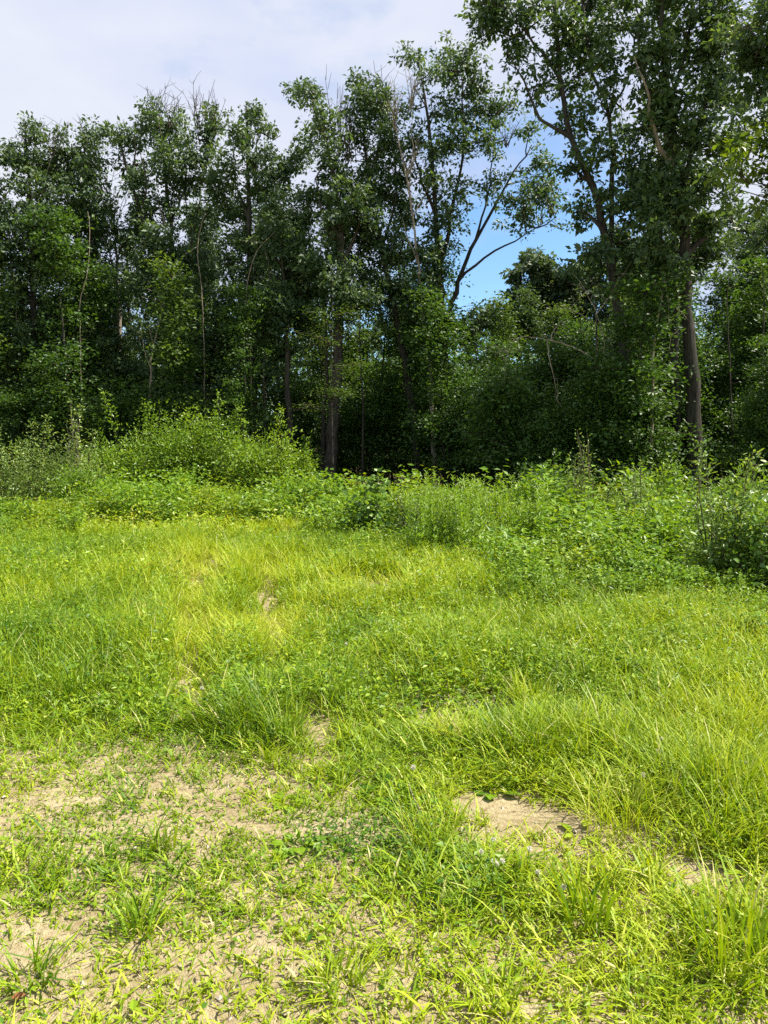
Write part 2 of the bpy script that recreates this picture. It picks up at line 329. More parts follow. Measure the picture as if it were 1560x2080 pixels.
def tree(name, label, cat, Y, trunk, limbs, lobes, seed, r0=.18, leaf=.125, bark=M_BARK, leafm=M_OAK, dens=1.0, bare=(), group=None, tshift=0., pale_limbs=()):
    global rng
    rg = np.random.default_rng(seed); rng = rg
    sc = Y / FPX
    def W(p): return P(p[0], p[1], Y + (p[2] if len(p) > 2 else 0.0))
    tp = [W(p) for p in trunk]
    b0 = tp[0].copy(); b0[2] = float(gz(b0[0], b0[1])) - .05
    if tp[0][2] > .3: tp = [b0] + tp
    else: tp[0] = b0
    path = smooth_path(tp, .45); H = path[-1][2]
    path[1:-1, :2] += rg.normal(0, .02, (len(path) - 2, 2))
    f = np.linspace(0, 1, len(path)); rad = r0 * (1 - .84 * f ** .9) * (1 + .55 * np.exp(-f * 40))
    base = np.array([b0[0], b0[1], b0[2] + .05])
    root = thing(name, base, label, cat, group)
    mb = MB(); mb.tube(path - base, rad, 12, 0, .1); new_obj('trunk', mb.mesh('trunk', [bark]), root)
    sk = [path]; sr = [rad]
    for i, lm in enumerate(limbs):
        q = np.array([W(p) for p in lm])
        j = np.argmin(np.linalg.norm(np.concatenate(sk) - q[0], axis=1)); q[0] = np.concatenate(sk)[j]
        ra = min(np.concatenate(sr)[j] * .72, r0 * .6)
        if len(q) > 2: q[1:, 1] += rg.normal(0, .35) * np.linspace(.3, 1, len(q) - 1)
        lp = smooth_path(q, .35); lp[1:] += rg.normal(0, .03, (len(lp) - 1, 3)); lr = ra * (1 - .82 * np.linspace(0, 1, len(lp)))
        mb = MB(); mb.tube(lp - base, lr, 7, 0, .06); new_obj('limb', mb.mesh('limb', [M_DEAD if i in pale_limbs else bark]), root)
        sk.append(lp); sr.append(lr)
    SK = np.concatenate(sk)
    cr_ = MB(); CL = []; RR = []; TT = []; S0 = []; S1 = []; S2 = []; SRa = []; SRb = []
    for lb in lobes:
        px, py, rx, ry = lb[:4]; dY = lb[4] if len(lb) > 4 else rg.normal(0, .55)
        c = P(px, py, Y + dY); ax = np.array([rx * sc, max(.5, min(1.6, rx * sc * 1.1)), ry * sc])
        # a branch from the nearest lower stretch of trunk or limb into this part of the crown
        dd = np.linalg.norm(SK - c, axis=1) + np.where(SK[:, 2] > c[2] - .1, 3.0, 0); a = SK[np.argmin(dd)]
        mid = (a + c) / 2 + rg.normal(0, .12, 3) + np.array([0, 0, -.1])
        S0.append(a); S1.append(mid); S2.append(c); SRa.append(.0013 * Y); SRb.append(.0006 * Y)
        n = max(4, int(dens * 74 * ax[0] * ax[2]))
        u = unit(rg.normal(0, 1, (n, 3))) * (rg.random((n, 1)) ** .45) * 1.08
        pts = c + u * ax + np.clip(rg.normal(0, .10, (n, 3)), -.2, .2)
        keep = vnoise(pts[:, 0] * 1.0 + seed, pts[:, 2], .55) > (.42 if py < 330 else .29)
        pts = pts[keep]; n = len(pts)
        if n == 0: continue
        for p_ in pts[::3]:
            s_ = a + (c - a) * rg.uniform(.35, 1.0)
            S0.append(s_); S1.append((s_ + p_) / 2 + rg.normal(0, .07, 3)); S2.append(p_); SRa.append(.014); SRb.append(.005)
        CL.append(pts); RR.append(rg.uniform(.16, .36, n)); TT.append(np.full(n, .42 + tshift) + rg.normal(0, .14, n))
    if CL:
        C = np.concatenate(CL) - base; per = 42
        leaf_clumps(cr_, C, np.concatenate(RR), per, leaf, np.concatenate(TT), rg)
    if S0:
        cr_.sticks(np.array(S0) - base, np.array(S1) - base, np.array(S2) - base, SRa, SRb, 1)
    if CL: new_obj('crown', cr_.mesh('crown', [leafm, M_TWIG if bark in (M_BARK, M_BARKB) else bark]), root, kind='stuff')
    if len(bare):
        bm_ = MB(); A = []; B = []; D = []; RA = []; RB = []
        for (px, py, hx, hp, n) in bare:
            o = P(px, py, Y); hm = hp * sc
            for i in range(n):
                e = o + np.array([rg.normal(0, hx * sc * .6), rg.normal(0, .3), hm * rg.uniform(.55, 1.05)])
                m_ = o + (e - o) * .5 + rg.normal(0, .06, 3)
                A.append(o + rg.normal(0, .05, 3)); B.append(m_); D.append(e); RA.append(.018); RB.append(.006)
                for k in range(4):
                    s_ = o + (e - o) * rg.uniform(.3, .95); e2 = s_ + np.array([rg.normal(0, .22), rg.normal(0, .15), rg.uniform(.1, .45)]) * min(1, hm)
                    A.append(s_); B.append((s_ + e2) / 2 + rg.normal(0, .02, 3)); D.append(e2); RA.append(.008); RB.append(.004)
        bm_.sticks(np.array(A) - base, np.array(B) - base, np.array(D) - base, RA, RB, 0)
        new_obj('bare_twigs', bm_.mesh('bare_twigs', [M_TWIG if bark in (M_BARK, M_BARKB) else M_DEAD]), root, kind='stuff')
    return root

def crowd(x0, x1, y0, y1, n, r, seed):
    g = np.random.default_rng(seed)
    return [(g.uniform(x0, x1), g.uniform(y0, y1), r * g.uniform(.7, 1.2), r * g.uniform(.8, 1.3)) for _ in range(n)]

T = {}
T['A'] = tree('oak_tree', 'leafy oak at the far left edge of the photo, its crown cut by the frame', 'tree', 25.5,
    [(62, 900), (70, 620), (62, 420), (52, 260)], [[(66, 560), (30, 470), (0, 380)], [(64, 450), (95, 380), (105, 320)]],
    [(45, 275, 32, 40), (75, 262, 18, 30), (25, 330, 40, 45), (0, 400, 55, 60), (85, 350, 35, 50), (70, 430, 55, 70), (20, 490, 70, 70), (95, 520, 55, 60), (40, 600, 80, 70), (100, 670, 75, 70), (10, 690, 80, 80), (60, 780, 90, 70), (0, 840, 80, 60), (110, 840, 60, 50), (-60, 520, 60, 120), (-60, 720, 60, 120)], 11,
    bare=[(60, 300, 40, 70, 5), (110, 320, 25, 70, 5)])
T['B'] = tree('oak_tree', 'slim dark oak just right of the left edge oak, two leafy tips on top', 'tree', 26.5,
    [(158, 900), (160, 620), (165, 430), (172, 290)], [[(162, 520), (140, 420), (128, 330)], [(165, 450), (195, 390), (205, 330)]],
    [(168, 292, 32, 34), (122, 315, 26, 40), (150, 350, 40, 40), (190, 350, 28, 50), (165, 420, 58, 60), (125, 440, 35, 50), (195, 470, 40, 60), (150, 530, 70, 60), (190, 610, 55, 60), (140, 640, 60, 60), (175, 710, 65, 60), (140, 790, 70, 60), (190, 830, 60, 50)], 12,
    bare=[(185, 330, 20, 80, 4), (140, 330, 18, 60, 4)])
T['C'] = tree('birch_tree', 'thin pale barked tree with sparse light leaves and bare twigs behind the left mound', 'tree', 28,
    [(244, 900), (241, 700), (238, 560), (234, 480), (226, 420)], [[(236, 520), (255, 470), (275, 440)], [(238, 560), (215, 500), (205, 450)]],
    [(250, 455, 40, 32, 0, .6), (215, 470, 26, 28), (265, 500, 30, 28), (225, 700, 40, 60), (255, 790, 40, 60)], 13, r0=.15, bark=M_PALE, leafm=M_LIGHT, dens=.7,
    bare=[(232, 470, 45, 100, 9), (210, 480, 30, 140, 6)])
T['D'] = tree('oak_tree', 'oak whose long limb leans left to a small tuft of leaves above the gap', 'tree', 26,
    [(350, 890), (338, 660), (318, 520), (290, 440), (262, 360), (238, 270)], [[(322, 540), (335, 470), (318, 400)], [(285, 430), (298, 370), (292, 320)], [(262, 360), (280, 310), (282, 285)]],
    [(225, 258, 26, 16), (255, 262, 26, 22), (270, 285, 18, 25), (250, 310, 24, 24), (290, 335, 24, 40), (270, 370, 24, 30), (300, 420, 34, 50), (285, 470, 30, 34), (325, 500, 45, 50), (305, 570, 50, 45), (345, 600, 60, 50), (320, 670, 60, 60), (370, 700, 60, 60), (320, 770, 70, 60), (380, 820, 60, 50)], 14, r0=.2)
T['E'] = tree('oak_tree', 'oak with two pale stems and bare grey twigs sticking out of its top', 'tree', 27,
    [(372, 890), (356, 660), (346, 460), (332, 320), (322, 250)], [[(362, 640), (392, 480), (412, 360), (432, 260)], [(346, 460), (372, 380), (376, 300)], [(392, 480), (372, 400), (356, 330)]],
    [(308, 235, 26, 30), (322, 280, 34, 40), (360, 260, 34, 44), (398, 262, 34, 44), (434, 250, 22, 40), (345, 330, 36, 44), (420, 320, 34, 44), (320, 360, 30, 40), (390, 360, 40, 44), (440, 370, 22, 44), (350, 420, 40, 50), (415, 440, 36, 54), (380, 520, 56, 50), (340, 540, 50, 40), (420, 570, 50, 50), (385, 640, 60, 60), (430, 720, 60, 60), (400, 800, 60, 60)], 15, r0=.17, bark=M_BARKB, dens=.85,
    bare=[(318, 260, 24, 85, 9), (345, 260, 20, 70, 6), (405, 265, 30, 90, 9), (432, 265, 18, 70, 6)])
T['F'] = tree('oak_tree', 'dense dark oak with one pointed leafy tip left of the middle', 'tree', 26,
    [(517, 890), (508, 680), (506, 480), (502, 330), (500, 215)], [[(507, 520), (555, 420), (585, 320)], [(506, 450), (480, 380), (470, 320)], [(503, 350), (525, 290), (530, 240)], [(508, 640), (470, 560), (455, 480)]],
    [(500, 218, 16, 24), (518, 235, 18, 24), (490, 265, 30, 26), (530, 275, 34, 32), (570, 275, 36, 34), (605, 300, 26, 36), (475, 315, 32, 40), (520, 330, 50, 44), (585, 350, 40, 44), (470, 390, 34, 50), (540, 400, 56, 50), (610, 420, 28, 50), (500, 460, 56, 50), (575, 480, 50, 50), (465, 540, 40, 60), (530, 550, 60, 50), (600, 560, 40, 50), (490, 630, 60, 50), (550, 650, 60, 50), (470, 710, 60, 50), (530, 750, 60, 50), (480, 810, 60, 40)], 16, r0=.2)
T['G'] = tree('oak_tree', 'slender tree with a sunlit pale lower trunk at the right end of the shrub mound', 'tree', 25,
    [(594, 930), (586, 800), (580, 650), (576, 520), (570, 420)], [[(581, 680), (610, 600), (625, 540)], [(580, 640), (555, 580), (545, 520)]],
    [(572, 430, 34, 40), (590, 500, 40, 44), (556, 520, 36, 40), (610, 570, 40, 40), (570, 600, 44, 40), (545, 650, 34, 34), (605, 650, 34, 34), (580, 700, 40, 28)], 17, r0=.13, bark=M_BARKB)
T['H'] = tree('oak_tree', 'tall oak with a thick brown trunk whose foot shows beside the shrub mound', 'tree', 25,
    [(668, 985), (674, 880), (682, 780), (688, 650), (692, 520), (690, 430), (672, 330), (650, 250), (632, 190)], [[(690, 560), (725, 470), (735, 400)], [(676, 345), (700, 290), (705, 250)], [(690, 480), (655, 420), (640, 370)]],
    [(605, 175, 22, 14), (635, 180, 30, 22), (665, 190, 22, 20), (630, 215, 22, 18), (655, 240, 30, 24), (638, 270, 28, 24), (672, 290, 30, 32), (650, 330, 34, 34), (690, 345, 34, 40), (640, 390, 34, 40), (690, 410, 46, 40), (725, 430, 34, 44), (660, 460, 46, 44), (710, 500, 46, 44), (650, 540, 40, 44), (700, 570, 50, 40), (660, 620, 40, 34), (725, 610, 34, 40)], 18, r0=.23, bark=M_BARKB,
    bare=[(690, 300, 22, 120, 8), (705, 330, 20, 110, 6)])
T['H2'] = tree('tree', 'thin trunk standing close on the left of the thick brown trunk', 'tree', 25.6,
    [(655, 985), (657, 860), (664, 740), (660, 620), (648, 520)], [[(662, 700), (640, 640), (630, 600)]],
    [(650, 520, 30, 34), (640, 580, 34, 34), (670, 640, 34, 34), (630, 650, 34, 30)], 19, r0=.11, bark=M_BARKB)
T['J'] = tree('oak_tree', 'oak with a curved grey trunk leaning left in the middle of the wood', 'tree', 26,
    [(848, 960), (842, 860), (828, 760), (806, 650), (782, 540), (762, 440), (744, 330), (738, 230)], [[(775, 510), (800, 420), (806, 330)], [(765, 450), (730, 400), (715, 340)], [(748, 350), (775, 280), (780, 220)]],
    [(735, 175, 26, 28), (758, 195, 28, 30), (725, 215, 24, 28), (780, 225, 28, 40), (745, 255, 36, 34), (790, 285, 28, 40), (722, 300, 28, 40), (760, 320, 40, 40), (805, 345, 30, 40), (735, 370, 40, 40), (780, 400, 44, 40), (740, 440, 44, 40), (815, 430, 34, 40), (775, 480, 44, 40), (730, 510, 44, 40), (815, 520, 40, 44), (770, 570, 50, 40), (740, 620, 44, 40), (825, 600, 40, 44)], 20, r0=.2,
    bare=[(740, 230, 22, 80, 6), (780, 230, 26, 90, 7)])
T['K'] = tree('dead_tree', 'dead pale pinkish trunk slanting up among the oaks with bare branches', 'dead tree', 25,
    [(884, 960), (874, 780), (862, 660), (850, 540), (838, 440), (826, 360), (802, 250)], [[(832, 400), (836, 300), (835, 200)], [(850, 540), (830, 480), (815, 440)], [(838, 440), (862, 400), (870, 360)]],
    [(845, 700, 26, 30), (890, 640, 30, 34), (870, 760, 34, 34)], 21, r0=.1, bark=M_PALE, dens=.8, leafm=M_UND,
    bare=[(804, 265, 22, 90, 8), (836, 220, 18, 80, 8), (828, 360, 40, 60, 5)])
T['L'] = tree('oak_tree', 'wide oak fanning its dark limbs to the right over the patch of blue sky', 'tree', 26,
    [(912, 960), (906, 800), (900, 680), (892, 560), (886, 440), (876, 320), (860, 180)],
    [[(902, 690), (932, 572), (970, 480), (1030, 370), (1085, 290)], [(932, 575), (985, 522), (1050, 488), (1120, 440)], [(893, 570), (915, 440), (940, 310), (935, 150)], [(955, 510), (985, 420), (1000, 320), (1010, 240)], [(886, 440), (850, 350), (840, 260)], [(1030, 370), (1065, 365), (1095, 345)]],
    [(850, 112, 30, 24), (885, 120, 24, 26), (915, 100, 28, 24), (950, 112, 24, 34), (870, 160, 36, 30), (920, 155, 40, 34), (965, 170, 28, 40), (840, 210, 34, 34), (890, 225, 40, 40), (945, 230, 40, 40), (1000, 215, 34, 34), (1040, 215, 34, 26), (860, 290, 38, 44), (915, 300, 40, 44), (975, 290, 40, 44), (1030, 275, 38, 34), (1075, 270, 24, 26), (880, 370, 40, 44), (940, 380, 38, 44), (1000, 370, 34, 36), (1050, 340, 36, 28), (1090, 375, 34, 26), (1115, 400, 34, 22), (1135, 385, 26, 18), (1130, 440, 30, 18), (1100, 330, 30, 24), (1065, 400, 40, 26), (1050, 430, 44, 26), (1090, 455, 34, 20), (900, 450, 38, 44), (880, 530, 38, 38), (930, 625, 44, 26), (900, 640, 50, 40), (870, 590, 34, 44)], 22, r0=.22, dens=.72,
    bare=[(1030, 300, 34, 50, 5), (1100, 450, 40, 30, 4)])
T['M'] = tree('oak_tree', 'tall oak with a dark leaning trunk forking high up, right of the blue gap', 'tree', 22,
    [(1278, 985), (1272, 800), (1266, 690), (1248, 590), (1230, 480), (1200, 370), (1158, 280), (1138, 160), (1128, 0), (1122, -110)],
    [[(1160, 285), (1095, 245), (1062, 175), (1022, 120)], [(1242, 540), (1240, 400), (1236, 240), (1200, 150), (1180, 0), (1175, -100)], [(1237, 250), (1275, 150), (1300, 20), (1305, -90)], [(1140, 180), (1085, 90), (1030, 30), (985, 10)], [(1200, 370), (1172, 350), (1160, 345)], [(1234, 480), (1200, 440), (1170, 430)]],
    [(972, 25, 28, 30), (1000, 60, 36, 34), (1010, 0, 36, 40), (1030, 110, 34, 26), (1050, 45, 40, 40), (1085, 100, 34, 40), (1060, -30, 50, 50), (1105, 20, 44, 44), (1120, 120, 36, 44), (1085, 175, 34, 26), (1150, 60, 44, 50), (1160, 160, 36, 40), (1150, -50, 60, 50), (1200, 20, 44, 50), (1195, 110, 40, 44), (1180, 230, 30, 34), (1220, 200, 40, 44), (1245, 120, 44, 44), (1260, 30, 44, 50), (1250, -50, 60, 50), (1275, 210, 40, 50), (1155, 250, 24, 24), (1165, 320, 34, 22), (1140, 345, 24, 14), (1195, 330, 24, 30), (1222, 285, 30, 40), (1270, 310, 40, 44), (1215, 400, 34, 40), (1265, 400, 40, 44), (1180, 440, 34, 34), (1250, 480, 44, 40), (1205, 500, 40, 34), (1290, 540, 36, 36), (1180, 540, 26, 26)], 23, r0=.2, dens=.6, leaf=.15)
T['N'] = tree('oak_tree', 'biggest oak with a straight furrowed trunk near the right edge', 'tree', 21,
    [(1412, 985), (1408, 850), (1402, 700), (1393, 560), (1384, 420), (1368, 280), (1350, 120), (1340, -100)],
    [[(1372, 330), (1335, 230), (1300, 130), (1290, 0)], [(1380, 380), (1420, 270), (1455, 150), (1470, 20)], [(1358, 200), (1395, 90), (1410, -60)], [(1352, 340), (1325, 270), (1300, 190), (1270, 140)], [(1390, 520), (1440, 470), (1480, 440)], [(1388, 470), (1345, 430), (1315, 420)]],
    [(1330, 30, 50, 50), (1390, 10, 50, 55), (1450, 20, 50, 50), (1320, 120, 46, 50), (1375, 100, 50, 50), (1430, 100, 50, 50), (1480, 90, 40, 50), (1350, 190, 50, 44), (1405, 190, 50, 50), (1460, 190, 50, 50), (1315, 240, 40, 50), (1370, 270, 44, 44), (1425, 280, 50, 44), (1480, 280, 40, 50), (1330, 330, 44, 44), (1390, 360, 50, 44), (1450, 370, 50, 44), (1310, 410, 40, 44), (1360, 440, 44, 40), (1420, 450, 46, 40), (1470, 450, 36, 36), (1320, 500, 44, 36), (1440, 520, 44, 30), (1350, 545, 44, 30), (1370, -60, 90, 60), (1460, -60, 60, 60)], 24, r0=.24, bark=M_BARK, leaf=.15, tshift=.05, dens=.85, pale_limbs=(3,))
T['O1'] = tree('tree', 'dark straight trunk, left one of the close pair beside the biggest oak', 'tree', 24,
    [(1350, 985), (1349, 800), (1347, 600), (1342, 420), (1338, 300)], [[(1346, 560), (1320, 500), (1300, 460)]],
    crowd(1290, 1370, 300, 560, 9, 36, 5), 25, r0=.15)
T['O2'] = tree('tree', 'dark trunk with a pale scarred patch, between its dark twin and the biggest oak', 'tree', 23.2,
    [(1372, 985), (1373, 860), (1372, 780), (1374, 620), (1368, 450), (1362, 320)], [[(1372, 560), (1400, 500), (1430, 470)]],
    crowd(1340, 1440, 330, 590, 9, 36, 6), 26, r0=.17)
T['P'] = tree('maple_tree', 'nearer tree reaching in from the right edge with bright yellow-green sprays', 'tree', 15,
    [(1800, 1100), (1790, 600), (1770, 300), (1740, 50), (1720, -150)], [[(1770, 330), (1680, 320), (1580, 330)], [(1750, 120), (1660, 90), (1550, 100)], [(1740, 40), (1650, -20), (1560, -40)], [(1765, 280), (1660, 240), (1560, 230)]],
    [(1540, 20, 50, 34), (1600, 0, 60, 50), (1530, 100, 44, 30), (1590, 110, 50, 40), (1560, 170, 50, 34), (1520, 60, 34, 26), (1640, 180, 60, 60), (1640, 60, 60, 60), (1500, 150, 34, 24), (1545, 225, 44, 24), (1700, 100, 70, 90), (1700, 300, 70, 80)], 27, r0=.2, leafm=M_OAK, leaf=.11, dens=2.6, tshift=.1)
T['P2'] = tree('maple_tree', 'layered yellow-green spray hanging at the right edge below the dark crown', 'tree', 14,
    [(1850, 1150), (1830, 700), (1800, 420)], [[(1805, 430), (1700, 360), (1600, 330), (1510, 320)], [(1810, 480), (1700, 420), (1600, 400), (1500, 390)], [(1805, 430), (1700, 320), (1600, 280), (1530, 290)]],
    [(1540, 290, 40, 12), (1580, 300, 40, 12), (1510, 322, 40, 12), (1560, 335, 40, 14), (1490, 348, 34, 12), (1545, 362, 44, 12), (1590, 375, 44, 14), (1500, 385, 34, 12), (1550, 400, 40, 12), (1620, 340, 44, 24), (1660, 380, 44, 24), (1700, 420, 60, 40)], 28, r0=.14, leafm=M_OAKY, leaf=.11, dens=5, tshift=.1)
T['Q'] = tree('birch_tree', 'pale hazy thin tree in the bright gap by the right edge', 'tree', 32,
    [(1525, 950), (1520, 700), (1528, 560), (1535, 430)], [[(1524, 640), (1500, 560), (1490, 490)], [(1526, 600), (1550, 540), (1565, 470)]],
    [(1530, 440, 34, 26), (1500, 470, 28, 30), (1555, 480, 30, 34), (1520, 520, 34, 34), (1490, 560, 28, 34), (1550, 580, 34, 34), (1515, 620, 40, 34), (1560, 660, 34, 44), (1480, 650, 30, 30)], 29, r0=.12, leafm=M_LIGHT, dens=.6, leaf=.17)
T['R'] = tree('poplar_tree', 'hazy grey-green round-topped tree low in front of the blue sky gap', 'tree', 34,
    [(1112, 960), (1110, 760), (1108, 640), (1105, 540)], [[(1109, 680), (1080, 600), (1072, 540)], [(1109, 660), (1145, 600), (1160, 560)]],
    [(1000, 655, 40, 26), (960, 675, 40, 26), (1030, 690, 50, 30), (1075, 525, 26, 18), (1100, 540, 30, 22), (1070, 565, 34, 26), (1120, 570, 34, 24), (1155, 560, 30, 30), (1050, 610, 30, 26), (1090, 610, 44, 30), (1140, 615, 44, 30), (1180, 600, 40, 34), (1060, 660, 44, 34), (1120, 665, 50, 34), (1175, 660, 44, 34), (1205, 560, 30, 50)], 30, r0=.16, leafm=M_LIGHT, dens=1.0, leaf=.2)

# a pair of bleached broken stems, the arched snag and the twisted dead sapling
def dead_thing(name, label, cat, Y, stems, r0, seed, mat=M_DEAD, extra=0, names=None):
    global rng
    rg = np.random.default_rng(seed); rng = rg
    first = np.array([P(p[0], p[1], Y + (p[2] if len(p) > 2 else 0)) for p in stems[0]])
    base = first[0].copy(); base[2] = float(gz(base[0], base[1])); base_pt = base
    if first[0][2] > .25 and not names: first = np.vstack([base - [0, 0, .05], first])
    root = thing(name, base, label, cat); A = []; B = []; D = []
    for i, st in enumerate(stems):
        q = first if i == 0 else np.array([P(p[0], p[1], Y + (p[2] if len(p) > 2 else 0)) for p in st])
        pth = smooth_path(q, .12 if i else .3); pth[1:] += rg.normal(0, .012, (len(pth) - 1, 3))
        ra = r0 if i == 0 else r0 * (.3 if i < 3 else .22)
        mb = MB(); mb.tube(pth - base, ra * (1 - .8 * np.linspace(0, 1, len(pth))), 7, 0, .08)
        new_obj('trunk' if i == 0 else 'branch', mb.mesh('branch', [M_BARKB if (i == 0 and extra == 5) else mat]), root)
        for k in range(extra):
            s_ = pth[rg.integers(len(pth) // 3, len(pth))]; e = s_ + rg.normal(0, .28, 3) + [0, 0, .03]
            A.append(s_); B.append((s_ + e) / 2 + rg.normal(0, .04, 3)); D.append(e)
    if A:
        mb = MB(); mb.sticks(np.array(A) - base, np.array(B) - base, np.array(D) - base, np.full(len(A), .008), np.full(len(A), .003), 0)
        new_obj('twigs', mb.mesh('twigs', [mat]), root, kind='stuff')
    return root
dead_thing('dead_snag', 'bare dead tree with a long pale branch arching left over the shaded wood', 'dead tree', 20.5,
    [[(1230, 985), (1222, 850), (1214, 740), (1212, 650), (1206, 600)], [(1213, 735), (1170, 708), (1120, 692), (1070, 684), (1042, 690), (1032, 716), (1027, 750), (1024, 785)], [(1112, 690), (1114, 718), (1124, 760), (1130, 812)],
     [(1212, 640), (1222, 670), (1229, 700), (1227, 716)], [(1212, 660), (1180, 640), (1140, 625), (1100, 630)], [(1210, 640), (1240, 600), (1262, 560), (1275, 556)], [(1210, 630), (1185, 585), (1160, 575)], [(1032, 716), (1020, 712), (1006, 700)], [(1120, 690), (1125, 670), (1150, 645)]], .07, 41, M_DEAD, 5)
dead_thing('dead_tree', 'bleached broken stems meeting in a narrow upside-down V left of the biggest oak', 'dead tree', 20.2,
    [[(1322, 980), (1324, 840), (1326, 720), (1336, 650), (1348, 575), (1350, 558)], [(1349, 565), (1356, 600), (1358, 650), (1361, 700), (1358, 725)], [(1358, 610), (1380, 630), (1402, 655)]], .07, 42, M_DEAD, 1)
dead_thing('dead_sapling', 'twisted pale dead sapling standing in the leaves left of centre', 'dead tree', 24.2,
    [[(300, 900), (306, 760), (310, 710), (322, 660), (330, 620), (332, 590), (326, 575)], [(312, 705), (304, 670), (312, 640), (318, 632)], [(330, 620), (322, 600), (318, 580)], [(306, 750), (290, 700), (288, 650)]], .055, 43, M_DEAD, 4)

for i_, (Yp, pts_, rr_, lab_) in enumerate([
        (24.6, [(166, 900), (162, 640), (168, 590), (178, 540), (182, 470), (178, 430)], .035, 'thin pale dead stem rising in front of the slim dark oak'),
        (24.8, [(512, 900), (510, 740), (506, 640), (500, 600)], .035, 'thin pale stem in front of the dense dark oak'),
        (24.6, [(500, 900), (498, 640), (514, 530), (548, 480), (584, 440)], .035, 'pale dead stem leaning right across the dense dark oak'),
        (24.7, [(418, 900), (412, 640), (405, 560), (402, 500), (416, 430)], .035, 'thin pale stem crossing the twin stemmed oak'),
        (25.2, [(30, 900), (34, 640), (20, 480), (46, 440), (60, 470)], .03, 'crooked pale dead stem in the left edge oak'),
        (21.8, [(1490, 980), (1484, 800), (1478, 640), (1480, 560)], .04, 'slim bare stem in the shade right of the biggest oak'),
        (22.4, [(1545, 980), (1548, 760), (1552, 620), (1548, 520)], .04, 'slim dark stem close to the right edge of the wood'),
        (24.6, [(540, 960), (538, 860), (536, 760), (540, 700)], .06, 'short dark trunk behind the right half of the shrub mound'),
        (25.5, [(735, 980), (738, 820), (730, 700), (734, 600)], .05, 'slim shaded pole between the thick trunk and the curved trunk'),
        (25.2, [(965, 990), (960, 820), (968, 720), (960, 660)], .045, 'slim shaded pole under the wide fanning oak'),
        (23.5, [(1150, 990), (1148, 860), (1155, 760), (1150, 700)], .045, 'slim shaded pole left of the arched dead tree')]):
    dead_thing('slender_stem', lab_, 'stem', Yp, [pts_], rr_, 440 + i_, M_DEAD if 'pale' in lab_ else M_BARKB, 6)

# generic trees deeper in the wood: copies of the front ones, turned and scaled
WOOD = [(-40, 'the left edge of the wood'), (62, 'the left edge oak'), (158, 'the slim dark oak'), (244, 'the thin pale barked tree'), (305, 'the twisted dead sapling'), (345, 'the left leaning oak'), (400, 'the twin stemmed oak'), (517, 'the dense dark oak'), (590, 'the slender tree by the mound'),
        (668, 'the thick brown trunk'), (760, 'the gap right of the thick trunk'), (842, 'the curved grey trunk'), (880, 'the dead pinkish trunk'), (910, 'the wide fanning oak'), (1000, 'the blue sky gap'), (1110, 'the hazy round-topped tree'), (1225, 'the arched dead tree'), (1272, 'the dark leaning trunk'), (1350, 'the close pair of trunks'), (1410, 'the biggest oak'), (1525, 'the right edge gap'), (1620, 'the right edge of the wood')]
def mark(px, table): return min(table, key=lambda e: abs(e[0] - px))[1]
gdeep = np.random.default_rng(77)
deep_spots = [(-17, 33), (-13.5, 35), (-10.5, 31.5), (-8, 36), (-5.2, 32), (-3.0, 35.5), (-.8, 31.5), (1.2, 36), (9.5, 31), (12, 33.5), (14.5, 29), (17, 32.5), (19, 27), (-19, 29)]
srcs = ['A', 'B', 'F', 'J', 'N', 'E', 'G', 'D']
for i, (x, y) in enumerate(deep_spots):
    s_ = T[srcs[i % len(srcs)]]
    k = gdeep.uniform(.72, .92) if not (2 < x < 9) else .42
    dup(s_, (x, y, float(gz(x, y))), gdeep.uniform(1, 5.2), k, ('shaded tree a little way back behind ' if y < 30 else 'shaded tree deeper in the wood behind ') + mark(to_px(x, y)[0], WOOD), 'trees deeper in the wood')

# layered sapling in front of the thick trunk: flat sprays of yellowish leaves
def layered(name, label, Y, px, tiers, seed, leafm, r0=.045, group=None, leaf=.09, top=560):
    rg = np.random.default_rng(seed); global rng; rng = rg
    base = P(px, 900, Y); base[2] = float(gz(base[0], base[1])); root = thing(name, base, label, 'sapling', group)
    tp = P(px, top, Y); pth = smooth_path(np.array([base - [0, 0, .05], (base + tp) / 2 + rg.normal(0, .08, 3), tp]), .4)
    mb = MB(); mb.tube(pth - base, r0 * (1 - .85 * np.linspace(0, 1, len(pth))), 6); new_obj('trunk', mb.mesh('trunk', [M_BARKB]), root)
    cr_ = MB()
    for (x0, x1, py) in tiers:
        for k in range(4):
            tgt = P(x0 + (x1 - x0) * rg.random(), py + rg.normal(0, 8), Y + rg.normal(-.3, .5)); a = pth[np.argmin(np.abs(pth[:, 2] - tgt[2] + .15))]
            mid = (a + tgt) / 2 + [0, 0, .12]
            cr_.sticks(a[None] - base, mid[None] - base, tgt[None] - base, [.014], [.005], 1)
            n = 60; u = rg.random(n) ** .7; c = a + (tgt - a) * u[:, None] + np.array([0, 0, .12]) * (4 * u * (1 - u))[:, None]
            c += rg.normal(0, 1, (n, 3)) * [.2, .25, .08]
            d = rg.normal(0, 1, (n, 3)) * [1, 1, .25] + unit(tgt - a) * .6; nr = rg.normal(0, .25, (n, 3)) + [0, 0, 1]
            ll = leaf * rg.uniform(.7, 1.25, n)
            cr_.leaves(c - base, d, nr, ll, ll * .55, np.clip(rg.normal(.5, .2, n), 0, 1))
    new_obj('crown', cr_.mesh('crown', [leafm, M_TWIG]), root, kind='stuff')
    return root
layered('beech_sapling', 'sapling with flat yellowish leaf layers in front of the thick brown trunk', 23.6, 676,
        [(560, 680, 680), (600, 690, 700), (690, 760, 745), (600, 660, 800), (640, 730, 795), (650, 720, 805), (560, 640, 830), (610, 680, 640), (680, 740, 640)], 51, M_SPRAY)

